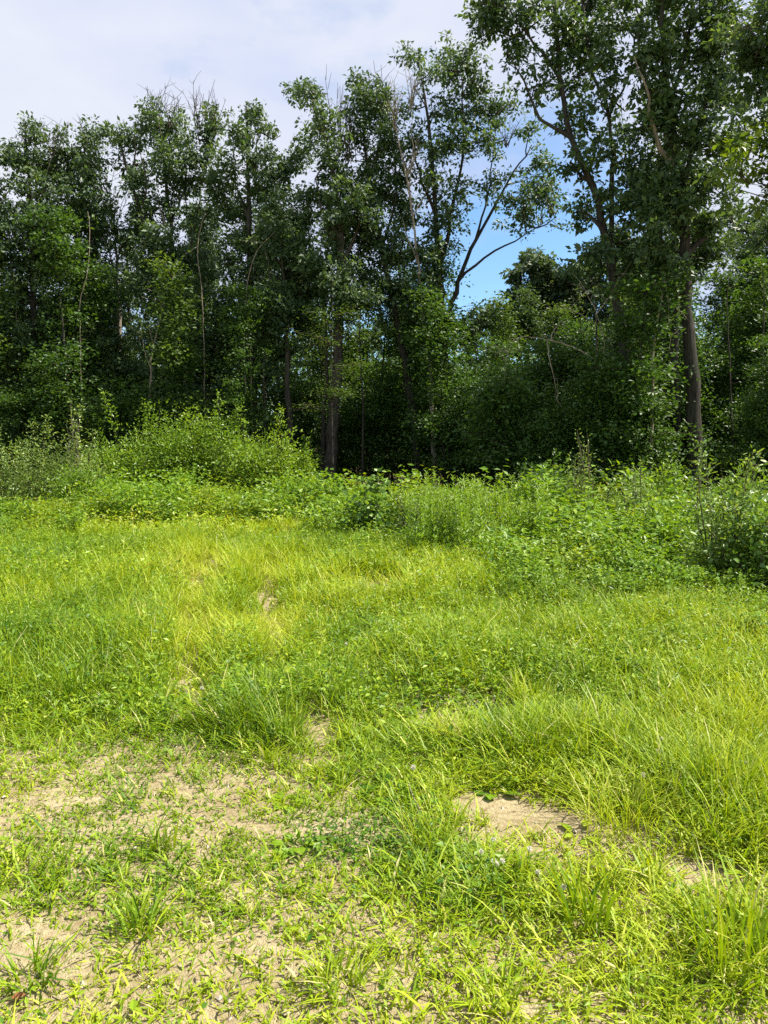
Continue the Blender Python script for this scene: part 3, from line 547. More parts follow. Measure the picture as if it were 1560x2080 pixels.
# saplings and shrubs of the shaded understorey: six shapes, many copies
def sapling(seed, h, w, n, leafm, ln=.10):
    rg = np.random.default_rng(seed); global rng; rng = rg
    root = thing('understorey_sapling', (0, 0, -50), 'x', 'sapling')
    bend = rg.normal(0, .25, 2); pth = smooth_path(np.array([[0, 0, -.05], [bend[0] * .4, bend[1] * .4, h * .5], [bend[0], bend[1], h]]), .4)
    mb = MB(); mb.tube(pth, .045 * (1 - .85 * np.linspace(0, 1, len(pth))), 6); new_obj('trunk', mb.mesh('trunk', [M_BARK]), root)
    cr_ = MB(); nb = 46; z = rg.uniform(.05, 1.0, nb) * h; C = []; Tn = []
    A = []; B = []; D = []
    for i in range(nb):
        a = pth[np.argmin(np.abs(pth[:, 2] - z[i]))]; g = rg.uniform(0, 6.28); r = w * (1.05 - .65 * z[i] / h) * rg.uniform(.45, 1)
        e = a + np.array([math.cos(g) * r, math.sin(g) * r, rg.uniform(.0, .5)]); A.append(a); B.append((a + e) / 2 + [0, 0, .1]); D.append(e)
        m = n // nb; u = rg.random(m) ** .6; c = a + (e - a) * u[:, None] + np.array([0, 0, .1]) * (4 * u * (1 - u))[:, None] + rg.normal(0, 1, (m, 3)) * [.24, .24, .12]
        C.append(c); Tn.append(np.clip(rg.normal(.45, .1) + rg.normal(0, .16, m), 0, 1))
    C = np.concatenate(C); m = len(C); ll = ln * rg.uniform(.7, 1.3, m)
    d = rg.normal(0, 1, (m, 3)) * [1, 1, .4]; d[:, 2] -= .2; nr = rg.normal(0, .5, (m, 3)) + [0, 0, .8]
    cr_.leaves(C, d, nr, ll, ll * .58, np.concatenate(Tn))
    cr_.sticks(np.array(A), np.array(B), np.array(D), np.full(nb, .012), np.full(nb, .004), 1)
    new_obj('crown', cr_.mesh('crown', [leafm, M_TWIG]), root, kind='stuff')
    return root
SAP = [sapling(61, 5.2, 1.5, 8600, M_UND), sapling(62, 3.6, 1.6, 7600, M_UND), sapling(63, 6.6, 1.5, 9600, M_UND), sapling(64, 2.4, 1.5, 6000, M_UND), sapling(65, 4.4, 1.8, 8600, M_UND), sapling(66, 7.6, 1.3, 8600, M_OAK, .12), sapling(67, 5.6, 1.2, 5200, M_SPRAY, .11)]
SAPH = [5.2, 3.6, 6.6, 2.4, 4.4, 7.6, 5.6]
gs = np.random.default_rng(70)
sap_spots = []
for row, (yy, x0, x1, n) in enumerate([(24.2, -15, -4.0, 11), (26.6, -15, 14, 22), (28.6, -17, 16, 22), (32, -19, 19, 24), (24.0, 1.8, 12.5, 14), (20.5, 10.0, 13.5, 6), (21.0, 3.2, 7.6, 8), (27.0, -1.2, 3.4, 6)]):
    for i in range(n): sap_spots.append((x0 + (x1 - x0) * (i + gs.uniform(.15, .85)) / n, yy + gs.uniform(-.8, .8), row))
used = [False] * len(SAP); SEEN = set()
for x_, y_, row in sap_spots:
    for attempt in range(40):
        x, y = x_ + gs.normal(0, .05 * attempt), y_ + gs.uniform(-.5, .5) * min(1, attempt)
        px, py = to_px(x, y); j = int(gs.integers(len(SAP))) if row not in (4, 5, 6, 7) else int(gs.choice({4: [1, 3, 4, 0], 5: [1, 3, 4, 0], 6: [1, 3, 4, 0], 7: [0, 2, 1, 4]}[row]))
        if 560 < px < 1180 and row in (1,): j = int(gs.choice([1, 3]))
        k0 = SAPH[j]; off_ = px - min(WOOD, key=lambda e: abs(e[0] - px))[0]
        lab = (('tall' if k0 > 7 else 'rather tall' if k0 > 5 else 'low' if k0 < 3 else 'leafy') + (' sunlit' if row == 0 else ' shaded') + ' sapling ' + ('well in front of ' if y < 22.5 else 'in front of ' if y < 25.5 else 'just behind ' if y < 28 else 'deep behind ' if y < 30 else 'far back behind ')
               + mark(px, WOOD) + (', leftwards' if off_ < -10 else ', rightwards' if off_ > 10 else ''))
        if lab not in SEEN: break
    SEEN.add(lab)
    k = gs.uniform(.7, 1.3); loc = (x, y, float(gz(x, y))); rz = gs.uniform(0, 6.28)
    if not used[j]:
        used[j] = True; o = SAP[j]; o.location = loc; o.rotation_euler = (0, 0, rz); o.scale = (k, k, k); o['label'] = lab; o['group'] = 'understorey saplings'
    else: dup(SAP[j], loc, rz, k, lab, 'understorey saplings')

# the wood far behind, one mass
def far_wood():
    rg = np.random.default_rng(81); mb = MB(); n = 4600
    x = rg.uniform(-48, 48, n); y = rg.uniform(38, 66, n); hmax = 8.5 + 3.5 * (vnoise(x, y * .3, 5) - .35)
    px, _ = to_px(x, y); hmax = np.where((px > 930) & (px < 1230), np.minimum(hmax, 6.5 * y / 40), hmax)
    z = hmax * rg.random(n) ** 1.15; C = np.stack([x, y, z], 1)
    leaf_clumps(mb, C, rg.uniform(.8, 1.6, n), 20, .36, np.clip(rg.normal(.4, .2, n), 0, 1), rg)
    m = 160; x = rg.uniform(-48, 48, m); y = rg.uniform(36, 60, m); b = np.stack([x, y, np.full(m, -.1)], 1); e = b + np.stack([rg.normal(0, .5, m), rg.normal(0, .5, m), rg.uniform(5, 8, m)], 1)
    mb.sticks(b, (b + e) / 2, e, rg.uniform(.08, .2, m), np.full(m, .04), 1, 6)
    new_obj('far_woodland', mb.mesh('far_woodland', [M_UND, M_BARK]), kind='stuff', label='dense far wood seen between the trunks', category='woodland')
far_wood()
exec_marker = 0
# ------------------------------------------------------------------ shrubs
def shrub(name, label, cat, px, pbase, ptop, wpx, Y, seed, leafm, n=4000, ln=.075, wr=.5, stems=16, shoots=0, twig=M_TWIG, group=None, tsh=0., shape='dome', broad=False, flat=.45):
    """many stems fanning from the ground, leaves along them; px/pbase/ptop/wpx place it, Y is its distance"""
    rg = np.random.default_rng(seed); global rng; rng = rg
    sc = Y / FPX; base = P(px, pbase, Y); base[2] = float(gz(base[0], base[1])); top = P(px, ptop, Y)[2] - base[2]; w = wpx * sc
    root = thing(name, base, label, cat, group); stm = MB(); lf = MB(); C = []; DR = []; TT = []
    A = []; B = []; D = []; RA = []; RB = []
    for i in range(stems):
        g = rg.uniform(0, 6.28); rr = w * math.sqrt(rg.random()); ex, ey = math.cos(g) * rr, math.sin(g) * rr * min(1.0, 1.4 / max(w, .1) + .35)
        hh = top * (rg.uniform(.75, 1.05) if shape == 'tall' else rg.uniform(.6, 1.05) * math.sqrt(max(.12, 1 - .8 * (rr / w) ** 2)))
        if i < shoots: hh = top * rg.uniform(1.08, 1.3)
        b_ = np.array([ex * .3, ey * .3, -.04]); e = np.array([ex, ey, hh]); m_ = b_ * .45 + e * .55 + np.array([ex * .1, ey * .1, hh * .12]) * .5 + rg.normal(0, .05, 3)
        A.append(b_); B.append(m_); D.append(e); RA.append(.012); RB.append(.003)
        k = n // stems if i >= shoots else max(14, n // stems // 3); u = rg.random(k) ** .75 if i >= shoots else rg.uniform(.45, 1, k); u2 = u[:, None]
        c = (1 - u2) ** 2 * b_ + 2 * u2 * (1 - u2) * (2 * m_ - .5 * (b_ + e)) + u2 ** 2 * e
        spread = (.28 if i >= shoots else .085) * (w / 1.2 + .35) * (1.05 - .6 * u)
        off = rg.normal(0, 1, (k, 3)) * spread[:, None] * [1, 1, .8]
        c = c + off; c[:, 2] = np.maximum(c[:, 2], .03); C.append(c)
        DR.append(unit(off + 1e-5) + rg.normal(0, .5, (k, 3)) + np.array([0, 0, .15])); TT.append(np.clip(.42 + tsh + rg.normal(0, .1) + rg.normal(0, .2, k), 0, 1))
        for q in range(5):
            s_ = c[rg.integers(k)]; uu = rg.uniform(.3, .9); a_ = (1 - uu) ** 2 * b_ + 2 * uu * (1 - uu) * (2 * m_ - .5 * (b_ + e)) + uu ** 2 * e
            A.append(a_); B.append((a_ + s_) / 2); D.append(s_); RA.append(.005); RB.append(.002)
    C = np.concatenate(C); DR = np.concatenate(DR); m = len(C); ll = ln * rg.uniform(.6, 1.3, m); nr = rg.normal(0, flat, (m, 3)) + [0, 0, .9]
    (lf.broad if broad else lf.leaves)(C, DR, nr, ll, ll * wr * rg.uniform(.8, 1.2, m), np.concatenate(TT))
    stm.sticks(np.array(A), np.array(B), np.array(D), RA, RB, 0)
    new_obj('stems', stm.mesh('stems', [twig]), root, kind='stuff'); new_obj('foliage', lf.mesh('foliage', [leafm]), root, kind='stuff')
    return root

shrub('willow_shrub', 'pale grey-green willow shrub at the left edge below the oaks', 'shrub', 40, 1040, 888, 80, 17, 101, M_WILLOW, 7200, .07, .42, 18, 3, tsh=.15)
shrub('willow_shrub', 'pale grey-green willow shrub under the tall birch shoot at left', 'shrub', 150, 1040, 895, 70, 17.5, 102, M_WILLOW, 6000, .07, .42, 16, 2, tsh=.15)
shrub('birch_sapling', 'slim birch shoot with whitish leaves rising out of the left shrubs', 'sapling', 152, 1040, 862, 22, 17.2, 103, M_WILLOW, 800, .07, .55, 5, 2, M_PALE, tsh=.35, shape='tall')
shrub('shrub', 'darker green shrub in front of the pale left willows', 'shrub', 160, 1065, 955, 62, 15.2, 104, M_SHRUB, 5200, .07, .5, 16, tsh=-.15)
shrub('shrub', 'left half of the big rounded green shrub mound', 'shrub', 310, 1040, 838, 100, 20, 105, M_SHRUB, 13000, .085, .5, 30, 2)
shrub('shrub', 'middle of the big rounded green shrub mound, the highest part', 'shrub', 430, 1040, 835, 100, 20.4, 106, M_SHRUB, 13000, .085, .5, 28, 2, tsh=.05)
shrub('shrub', 'left shoulder of the big shrub mound, beside the pale willows', 'shrub', 215, 1040, 905, 70, 19, 124, M_SHRUB, 6500, .08, .5, 20, 1, tsh=.05)
shrub('shrub', 'right half of the big shrub mound, brighter yellow green', 'shrub', 540, 1040, 862, 95, 19.6, 107, M_SHRUB, 12000, .085, .5, 28, 2, tsh=.2)
shrub('shrub', 'low end of the shrub mound against the thick brown trunk', 'shrub', 605, 1035, 910, 45, 20, 108, M_SHRUB, 4200, .08, .5, 14, 1, tsh=.1)
shrub('shrub', 'low bright yellow-green bush at the left of the field edge', 'shrub', 120, 1085, 1028, 70, 13.5, 109, M_YSHRUB, 4200, .07, .5, 20)
shrub('shrub', 'small dark green bush at the left edge beside the bright yellow one', 'shrub', 25, 1085, 1030, 45, 13.2, 110, M_SHRUB, 2600, .07, .5, 14, tsh=-.15)
shrub('poplar_sapling', 'round-leaved poplar bush with pale top leaves in the middle of the field edge', 'shrub', 755, 1110, 985, 55, 11.6, 111, M_ROUND, 1700, .075, .85, 14, 4, M_RED, broad=True)
shrub('shrub', 'brownish twiggy bush with a yellow top beside the goldenrod', 'shrub', 845, 1115, 1005, 55, 11.2, 112, M_WILLOW, 2600, .055, .42, 22, 2, M_RED, tsh=-.1)
shrub('shrub', 'yellow-green leafy crest on top of the brownish bush', 'shrub', 815, 1110, 990, 22, 11.5, 113, M_YSHRUB, 420, .08, .5, 6, 0)
shrub('willow_shrub', 'thin upright willow shoots against the dark wood right of centre', 'shrub', 1185, 1110, 925, 38, 12.0, 114, M_WILLOW, 900, .05, .4, 9, 3, M_RED, shape='tall', tsh=.05)
shrub('willow_shrub', 'slender willow with narrow shiny leaves left of the right hand bushes', 'shrub', 1295, 1130, 975, 42, 10.8, 115, M_WILLOW, 1300, .06, .32, 10, 2, M_RED, shape='tall', tsh=.0)
shrub('poplar_sapling', 'round-leaved sapling among the weeds right of the goldenrod', 'shrub', 1225, 1150, 1010, 55, 10.6, 116, M_ROUND, 1100, .065, .8, 12, 1, M_RED, broad=True)
shrub('willow_shrub', 'big willow bush with upright leafy shoots near the right edge', 'shrub', 1470, 1235, 965, 90, 8.0, 117, M_WILLOW, 4200, .062, .40, 20, 5, M_RED, broad=True, tsh=-.05)
shrub('poplar_sapling', 'dark round-leaved bush at the right edge, cut by the frame', 'shrub', 1560, 1245, 985, 80, 7.6, 118, M_ROUND, 2600, .06, .75, 18, 2, M_RED, broad=True, tsh=-.12)
shrub('shrub', 'dark leafy bush behind the big willow at right', 'shrub', 1520, 1130, 935, 80, 11.5, 119, M_SHRUB, 3600, .075, .5, 20, 1, tsh=-.1)
shrub('shrub', 'lit leafy shrub standing in the shade left of the biggest trunk', 'shrub', 1345, 1060, 945, 60, 15, 120, M_SHRUB, 2800, .085, .5, 16, 2, tsh=.05)
shrub('shrub', 'mixed green bush between the goldenrod and the right hand willows', 'shrub', 1330, 1180, 1035, 95, 9.4, 121, M_SHRUB, 5200, .06, .45, 22, 1, M_RED, broad=False, tsh=.1)
shrub('shrub', 'leafy bush low in the shade below the arched dead branch', 'shrub', 1110, 1050, 930, 60, 17, 122, M_UND, 3000, .09, .5, 16, 1, tsh=.15)
shrub('shrub', 'glossy leaved small bush right of the shrub mound by the thick trunk', 'shrub', 632, 1000, 890, 22, 22, 123, M_UND, 900, .09, .55, 8, 1, tsh=.3)

# ------------------------------------------------------------------ herbs: goldenrod and leafy weeds (a few shapes, many copies)
def goldenrod(seed, h=1.0, n=70, leafm=M_WEED):
    rg = np.random.default_rng(seed); global rng; rng = rg
    root = thing('goldenrod', (0, 0, -50), 'x', 'weed'); st = MB(); lf = MB()
    for s_ in range(3):
        b = rg.normal(0, .05, 2); e = b + rg.normal(0, .10, 2); hh = h * rg.uniform(.75, 1.05)
        pth = smooth_path(np.array([[b[0], b[1], -.03], [(b[0] + e[0]) / 2, (b[1] + e[1]) / 2, hh * .5], [e[0], e[1], hh]]), .15)
        st.tube(pth, .005 * (1 - .6 * np.linspace(0, 1, len(pth))), 4)
        u = np.sort(rg.random(n)) ** .8; g = np.arange(n) * 2.4 + rg.normal(0, .3, n)
        c = np.stack([np.interp(u * hh, pth[:, 2], pth[:, k]) for k in range(3)], 1)
        d = np.stack([np.cos(g), np.sin(g), .55 + .5 * u], 1); nr = np.stack([-np.cos(g) * .5, -np.sin(g) * .5, np.ones(n)], 1) + rg.normal(0, .2, (n, 3))
        ll = (.11 * (1 - .55 * u) + .01) * rg.uniform(.8, 1.2, n)
        lf.leaves(c, d, nr, ll, ll * .2 + .004, np.clip(rg.normal(.45, .12, n) + .2 * u, 0, 1), 0, .3, .4)
    new_obj('stem', st.mesh('stem', [M_STEM]), root); new_obj('leaves', lf.mesh('leaves', [leafm]), root, kind='stuff')
    return root
def weed(seed, h=.6, w=.3, n=460, leafm=M_WEED, ln=.07, wr=.5):
    rg = np.random.default_rng(seed); global rng; rng = rg
    root = thing('leafy_weed', (0, 0, -50), 'x', 'weed'); st = MB(); lf = MB(); k = 7; A = []; D = []
    for i in range(k):
        g = rg.uniform(0, 6.28); r = w * math.sqrt(rg.random()); e = np.array([math.cos(g) * r, math.sin(g) * r, h * rg.uniform(.6, 1.1)]); A.append([e[0] * .2, e[1] * .2, -.03]); D.append(e)
    A = np.array(A); D = np.array(D); st.sticks(A, (A + D) / 2 + [0, 0, .05], D, np.full(k, .005), np.full(k, .002), 0)
    i = rg.integers(0, k, n); u = rg.random(n) ** .6; c = A[i] + (D[i] - A[i]) * u[:, None] + rg.normal(0, 1, (n, 3)) * [.09, .09, .05]; c[:, 2] = np.maximum(c[:, 2], .01)
    d = rg.normal(0, 1, (n, 3)) * [1, 1, .4] + [0, 0, .1]; nr = rg.normal(0, .4, (n, 3)) + [0, 0, 1]; ll = ln * rg.uniform(.6, 1.3, n)
    lf.leaves(c, d, nr, ll, ll * wr, np.clip(rg.normal(.5, .2, n), 0, 1))
    new_obj('stem', st.mesh('stem', [M_STEM]), root); new_obj('leaves', lf.mesh('leaves', [leafm]), root, kind='stuff')
    return root
class Kit:
    def __init__(s, items): s.it = items; s.used = [False] * len(items)
    def put(s, xy, label, group, k, rz, j=None):
        g = s.rg; j = int(g.integers(len(s.it))) if j is None else j; loc = (xy[0], xy[1], float(gz(xy[0], xy[1])))
        if not s.used[j]:
            s.used[j] = True; o = s.it[j]; o.location = loc; o.rotation_euler = (0, 0, rz); o.scale = (k, k, k); o['label'] = label; o['group'] = group; return o
        return dup(s.it[j], loc, rz, k, label, group)
Kit.rg = np.random.default_rng(200)
KG = Kit([goldenrod(131, 1.0), goldenrod(132, .9), goldenrod(133, 1.1), goldenrod(134, .8)])
KW = Kit([weed(141), weed(142, .7, .35), weed(143, .5, .35, 440), weed(144, .6, .3, 460, M_YSHRUB, .06), weed(145, .55, .3, 440, M_SHRUB)])
g2 = np.random.default_rng(210)
def scatter(kit, n, x0, x1, y0, y1, label, group, k0, k1, js=None):
    for _ in range(n):
        p = G(g2.uniform(x0, x1), g2.uniform(y0, y1))
        kit.put(p, label, group, g2.uniform(k0, k1), g2.uniform(0, 6.28), None if js is None else int(g2.choice(js)))
EDGE = [(-60, 'the pale willow at the left edge'), (60, 'the small dark bush by the left edge'), (150, 'the low bright yellow bush'), (240, 'the left foot of the shrub mound'), (320, 'the left half of the shrub mound'), (430, 'the middle of the shrub mound'),
        (530, 'the right half of the shrub mound'), (600, 'the low end of the shrub mound'), (665, 'the thick brown trunk'), (755, 'the round-leaved poplar bush'), (845, 'the brownish twiggy bush'), (900, 'the left end of the goldenrod patch'), (980, 'the goldenrod patch'), (1060, 'the right end of the goldenrod patch'),
        (1120, 'the bush below the arched dead branch'), (1185, 'the thin upright willow shoots'), (1225, 'the round-leaved sapling'), (1295, 'the slender shiny-leaved willow'), (1345, 'the lit shrub left of the biggest trunk'), (1410, 'the biggest trunk'), (1470, 'the big right hand willow'), (1560, 'the right edge bush')]
def mark(px, table=EDGE): return min(table, key=lambda e: abs(e[0] - px))[1]
TAKEN = set()
def scatter(kit, n, x0, x1, y0, y1, kind, group, k0, k1, js=None):
    for _ in range(n):
        for attempt in range(40):                              # each plant takes a place, and so a description, of its own
            px, py = g2.uniform(x0, x1), g2.uniform(y0, y1); p = G(px, py); u = (py - y0) / (y1 - y0); q = g2.random(); k = (k0 + (k1 - k0) * q) * ((1.2 - .85 * u) if y1 - y0 > 70 else 1)
            size = 'tall ' if q > .66 else 'small ' if q < .33 else ''
            where = 'close under ' if u < .25 else 'in front of ' if u < .5 else 'some way before ' if u < .75 else 'well out before '
            off_ = px - min(EDGE, key=lambda e: abs(e[0] - px))[0]; side_ = ', leftwards' if off_ < -12 else ', rightwards' if off_ > 12 else ''
            lab = size + kind + ' ' + where + mark(px) + side_
            if lab not in TAKEN: break
        TAKEN.add(lab)
        kit.put(p, lab, group, k, g2.uniform(0, 6.28), None if js is None else int(g2.choice(js)))
scatter(KG, 60, 840, 1110, 1085, 1150, 'goldenrod stem', 'goldenrod patch', .85, 1.15)
scatter(KG, 34, 1080, 1520, 1150, 1320, 'young goldenrod', 'goldenrod before the right bushes', .4, .75)
scatter(KG, 14, 1080, 1180, 1095, 1180, 'goldenrod', 'goldenrod right of the patch', .65, .9)
scatter(KW, 78, 170, 720, 1035, 1085, 'leafy weed', 'weeds below the shrub mound', .95, 1.5)
scatter(KW, 44, 640, 1000, 1060, 1150, 'leafy field weed', 'weeds in the middle of the field edge', 1.0, 1.7)
scatter(KW, 100, 1030, 1480, 1085, 1245, 'leafy weed', 'weeds at the right', .95, 1.8)
scatter(KW, 28, 1320, 1600, 1200, 1300, 'low weed', 'weeds under the right willows', .5, .85)
scatter(KW, 16, -40, 200, 1060, 1110, 'low leafy weed', 'weeds at the left field edge', .6, 1.0)
scatter(KW, 24, 1150, 1600, 1310, 1460, 'grass weed', 'weeds in the right hand grass', .3, .5)
KG.put(G(48, 1330), 'single dark spiky weed standing up at the left edge of the grass', None or 'lone field weeds', .42, 1.0, 0)
for i, (px, py, k, lab) in enumerate([(275, 1262, .42, 'narrow-leaved weed left of the wheel tracks'), (305, 1275, .36, 'narrow-leaved weed close by the left wheel track'), (1150, 1420, .36, 'spiky-leaved weed in the grass right of centre'),
        (1205, 1470, .34, 'pale spiky weed to the right in the tall grass'), (1330, 1440, .40, 'leafy upright weed in the right hand grass'), (1120, 1250, .62, 'dark upright weed before the bushes right of centre'), (705, 1380, .24, 'small pale weed beside the dark clover in the middle'), (655, 1230, .4, 'dark slim weed by the bare spot in the grass')]):
    KG.put(G(px, py), lab, 'lone field weeds', k, i * 1.3, i % 4)

# ------------------------------------------------------------------ grass and ground cover
BLOBS = [  # px, py, rx, ry, cover, height, tint shift
    (150, 1545, 200, 40, .56, .05, .05), (420, 1570, 150, 45, .58, .05, .05), (300, 1640, 320, 50, .72, .055, .06), (60, 1930, 70, 50, .42, .07, 0), (30, 2010, 60, 40, .45, .06, 0),
    (470, 2040, 120, 26, .55, .07, .05), (250, 1970, 110, 22, .6, .07, .05), (560, 1930, 70, 20, .6, .07, .05), (640, 1480, 40, 20, .2, .08, .05), (640, 1530, 50, 14, .4, .08, .05), (1000, 2040, 160, 28, .5, .08, .05), (1250, 1960, 90, 28, .5, .1, .05),
    (1010, 1640, 60, 20, .2, .07, .05), (1120, 1670, 90, 22, .22, .06, .05), (1270, 1700, 80, 24, .12, .06, .05), (1180, 1730, 120, 24, .5, .06, .05), (1440, 1790, 60, 24, .2, .07, .05), (960, 1705, 60, 22, .35, .07, .05),
    (800, 1900, 150, 40, .7, .08, .04), (420, 1780, 250, 60, .88, .085, 0), (150, 1800, 150, 50, .86, .08, .0),
    (720, 1700, 130, 40, 1.0, .07, -.26), (860, 1680, 90, 60, 1.0, .12, -.14), (940, 1800, 110, 60, .95, .12, -.18), (650, 1640, 110, 40, .85, .07, -.02), (800, 1560, 130, 40, .9, .08, -.05),
    (1450, 1950, 150, 110, .95, .12, -.05), (1500, 1650, 200, 100, 1.0, .16, -.0), (1100, 1530, 150, 50, 1.0, .15, -.02), (1500, 1450, 200, 120, 1.0, .17, .0),
    (570, 1480, 90, 36, 1.0, .17, -.10), (120, 1340, 130, 60, 1.0, .26, -.18), (720, 1290, 90, 26, 1.0, .17, -.20), (230, 1270, 110, 40, 1.0, .26, -.10), (1150, 1200, 110, 25, 1.0, .28, -.12),
    (760, 1192, 40, 9, .3, .09, .25), (400, 1260, 26, 60, .85, .12, .10), (430, 1160, 30, 40, .85, .13, .10), (540, 1200, 26, 50, .85, .13, .10), (385, 1400, 30, 40, .7, .09, .15), (560, 1290, 26, 50, .85, .12, .10),
    (400, 1085, 230, 18, 1.0, .36, .20), (270, 1075, 60, 18, 1.0, .4, .2), (920, 1490, 40, 26, .9, .12, .22)]
BARE = [(960, 1622, 60, 18, .62, 0), (1040, 1650, 60, 19, .66, 0), (1130, 1674, 60, 20, .6, 0), (1220, 1696, 60, 22, .64, 0), (1300, 1716, 55, 24, .64, 0), (1380, 1760, 55, 20, .8, 0), (1455, 1795, 50, 20, .85, 0), (1530, 1830, 50, 18, .7, 0), (1000, 1705, 60, 16, .5, 0), (1120, 1740, 90, 16, .45, 0), (645, 1495, 36, 18, .62, 0), (660, 1545, 44, 12, .6, 0),
        # the two wheel tracks curving up the field: thin, short and bleached
        (392, 1440, 18, 26, 0.28, .18), (380, 1390, 18, 34, 0.30, .2), (372, 1330, 16, 34, 0.30, .2), (372, 1275, 15, 30, 0.30, .2), (382, 1225, 14, 26, 0.30, .2), (402, 1180, 14, 20, 0.30, .2), (430, 1145, 18, 14, 0.28, .2), (465, 1120, 20, 10, 0.25, .2),
        (560, 1330, 16, 34, 0.17, .25), (548, 1275, 15, 30, 0.22, .18), (540, 1225, 14, 26, 0.25, .18), (545, 1180, 14, 18, 0.25, .18), (560, 1150, 16, 12, 0.22, .18), (762, 1192, 36, 9, .7, .2)]
def field(x, y):
    px, py = to_px(x, y)
    pyc = np.clip(py, 1010, 2080)
    cov = np.interp(pyc, [1000, 1380, 1470, 1540, 1700, 1850, 2080], [1, 1, .96, .85, .87, .85, .83])
    hgt = np.interp(pyc, [1000, 1100, 1250, 1400, 1470, 1540, 1700, 2080], [.38, .32, .23, .18, .13, .075, .065, .07])
    tnt = np.zeros_like(cov); wsum = np.ones_like(cov) * .35; c2 = cov * wsum; h2 = hgt * wsum
    for (bx, by, rx, ry, c, h, t) in BLOBS:
        w = np.exp(-(((px - bx) / rx) ** 2 + ((py - by) / ry) ** 2) * 1.1) * 2.2
        c2 += c * w; h2 += h * w; tnt += t * np.minimum(w, 1); wsum += w
    cv = c2 / wsum; hv = h2 / wsum
    for (bx, by, rx, ry, st, tt) in BARE:
        w = np.exp(-(((px - bx) / rx) ** 2 + ((py - by) / ry) ** 2)) * st
        cv = cv * (1 - w); hv = hv * (1 - w) + .06 * w; tnt = tnt + tt * w
    return cv, hv, np.clip(tnt, -.35, .4), px, py

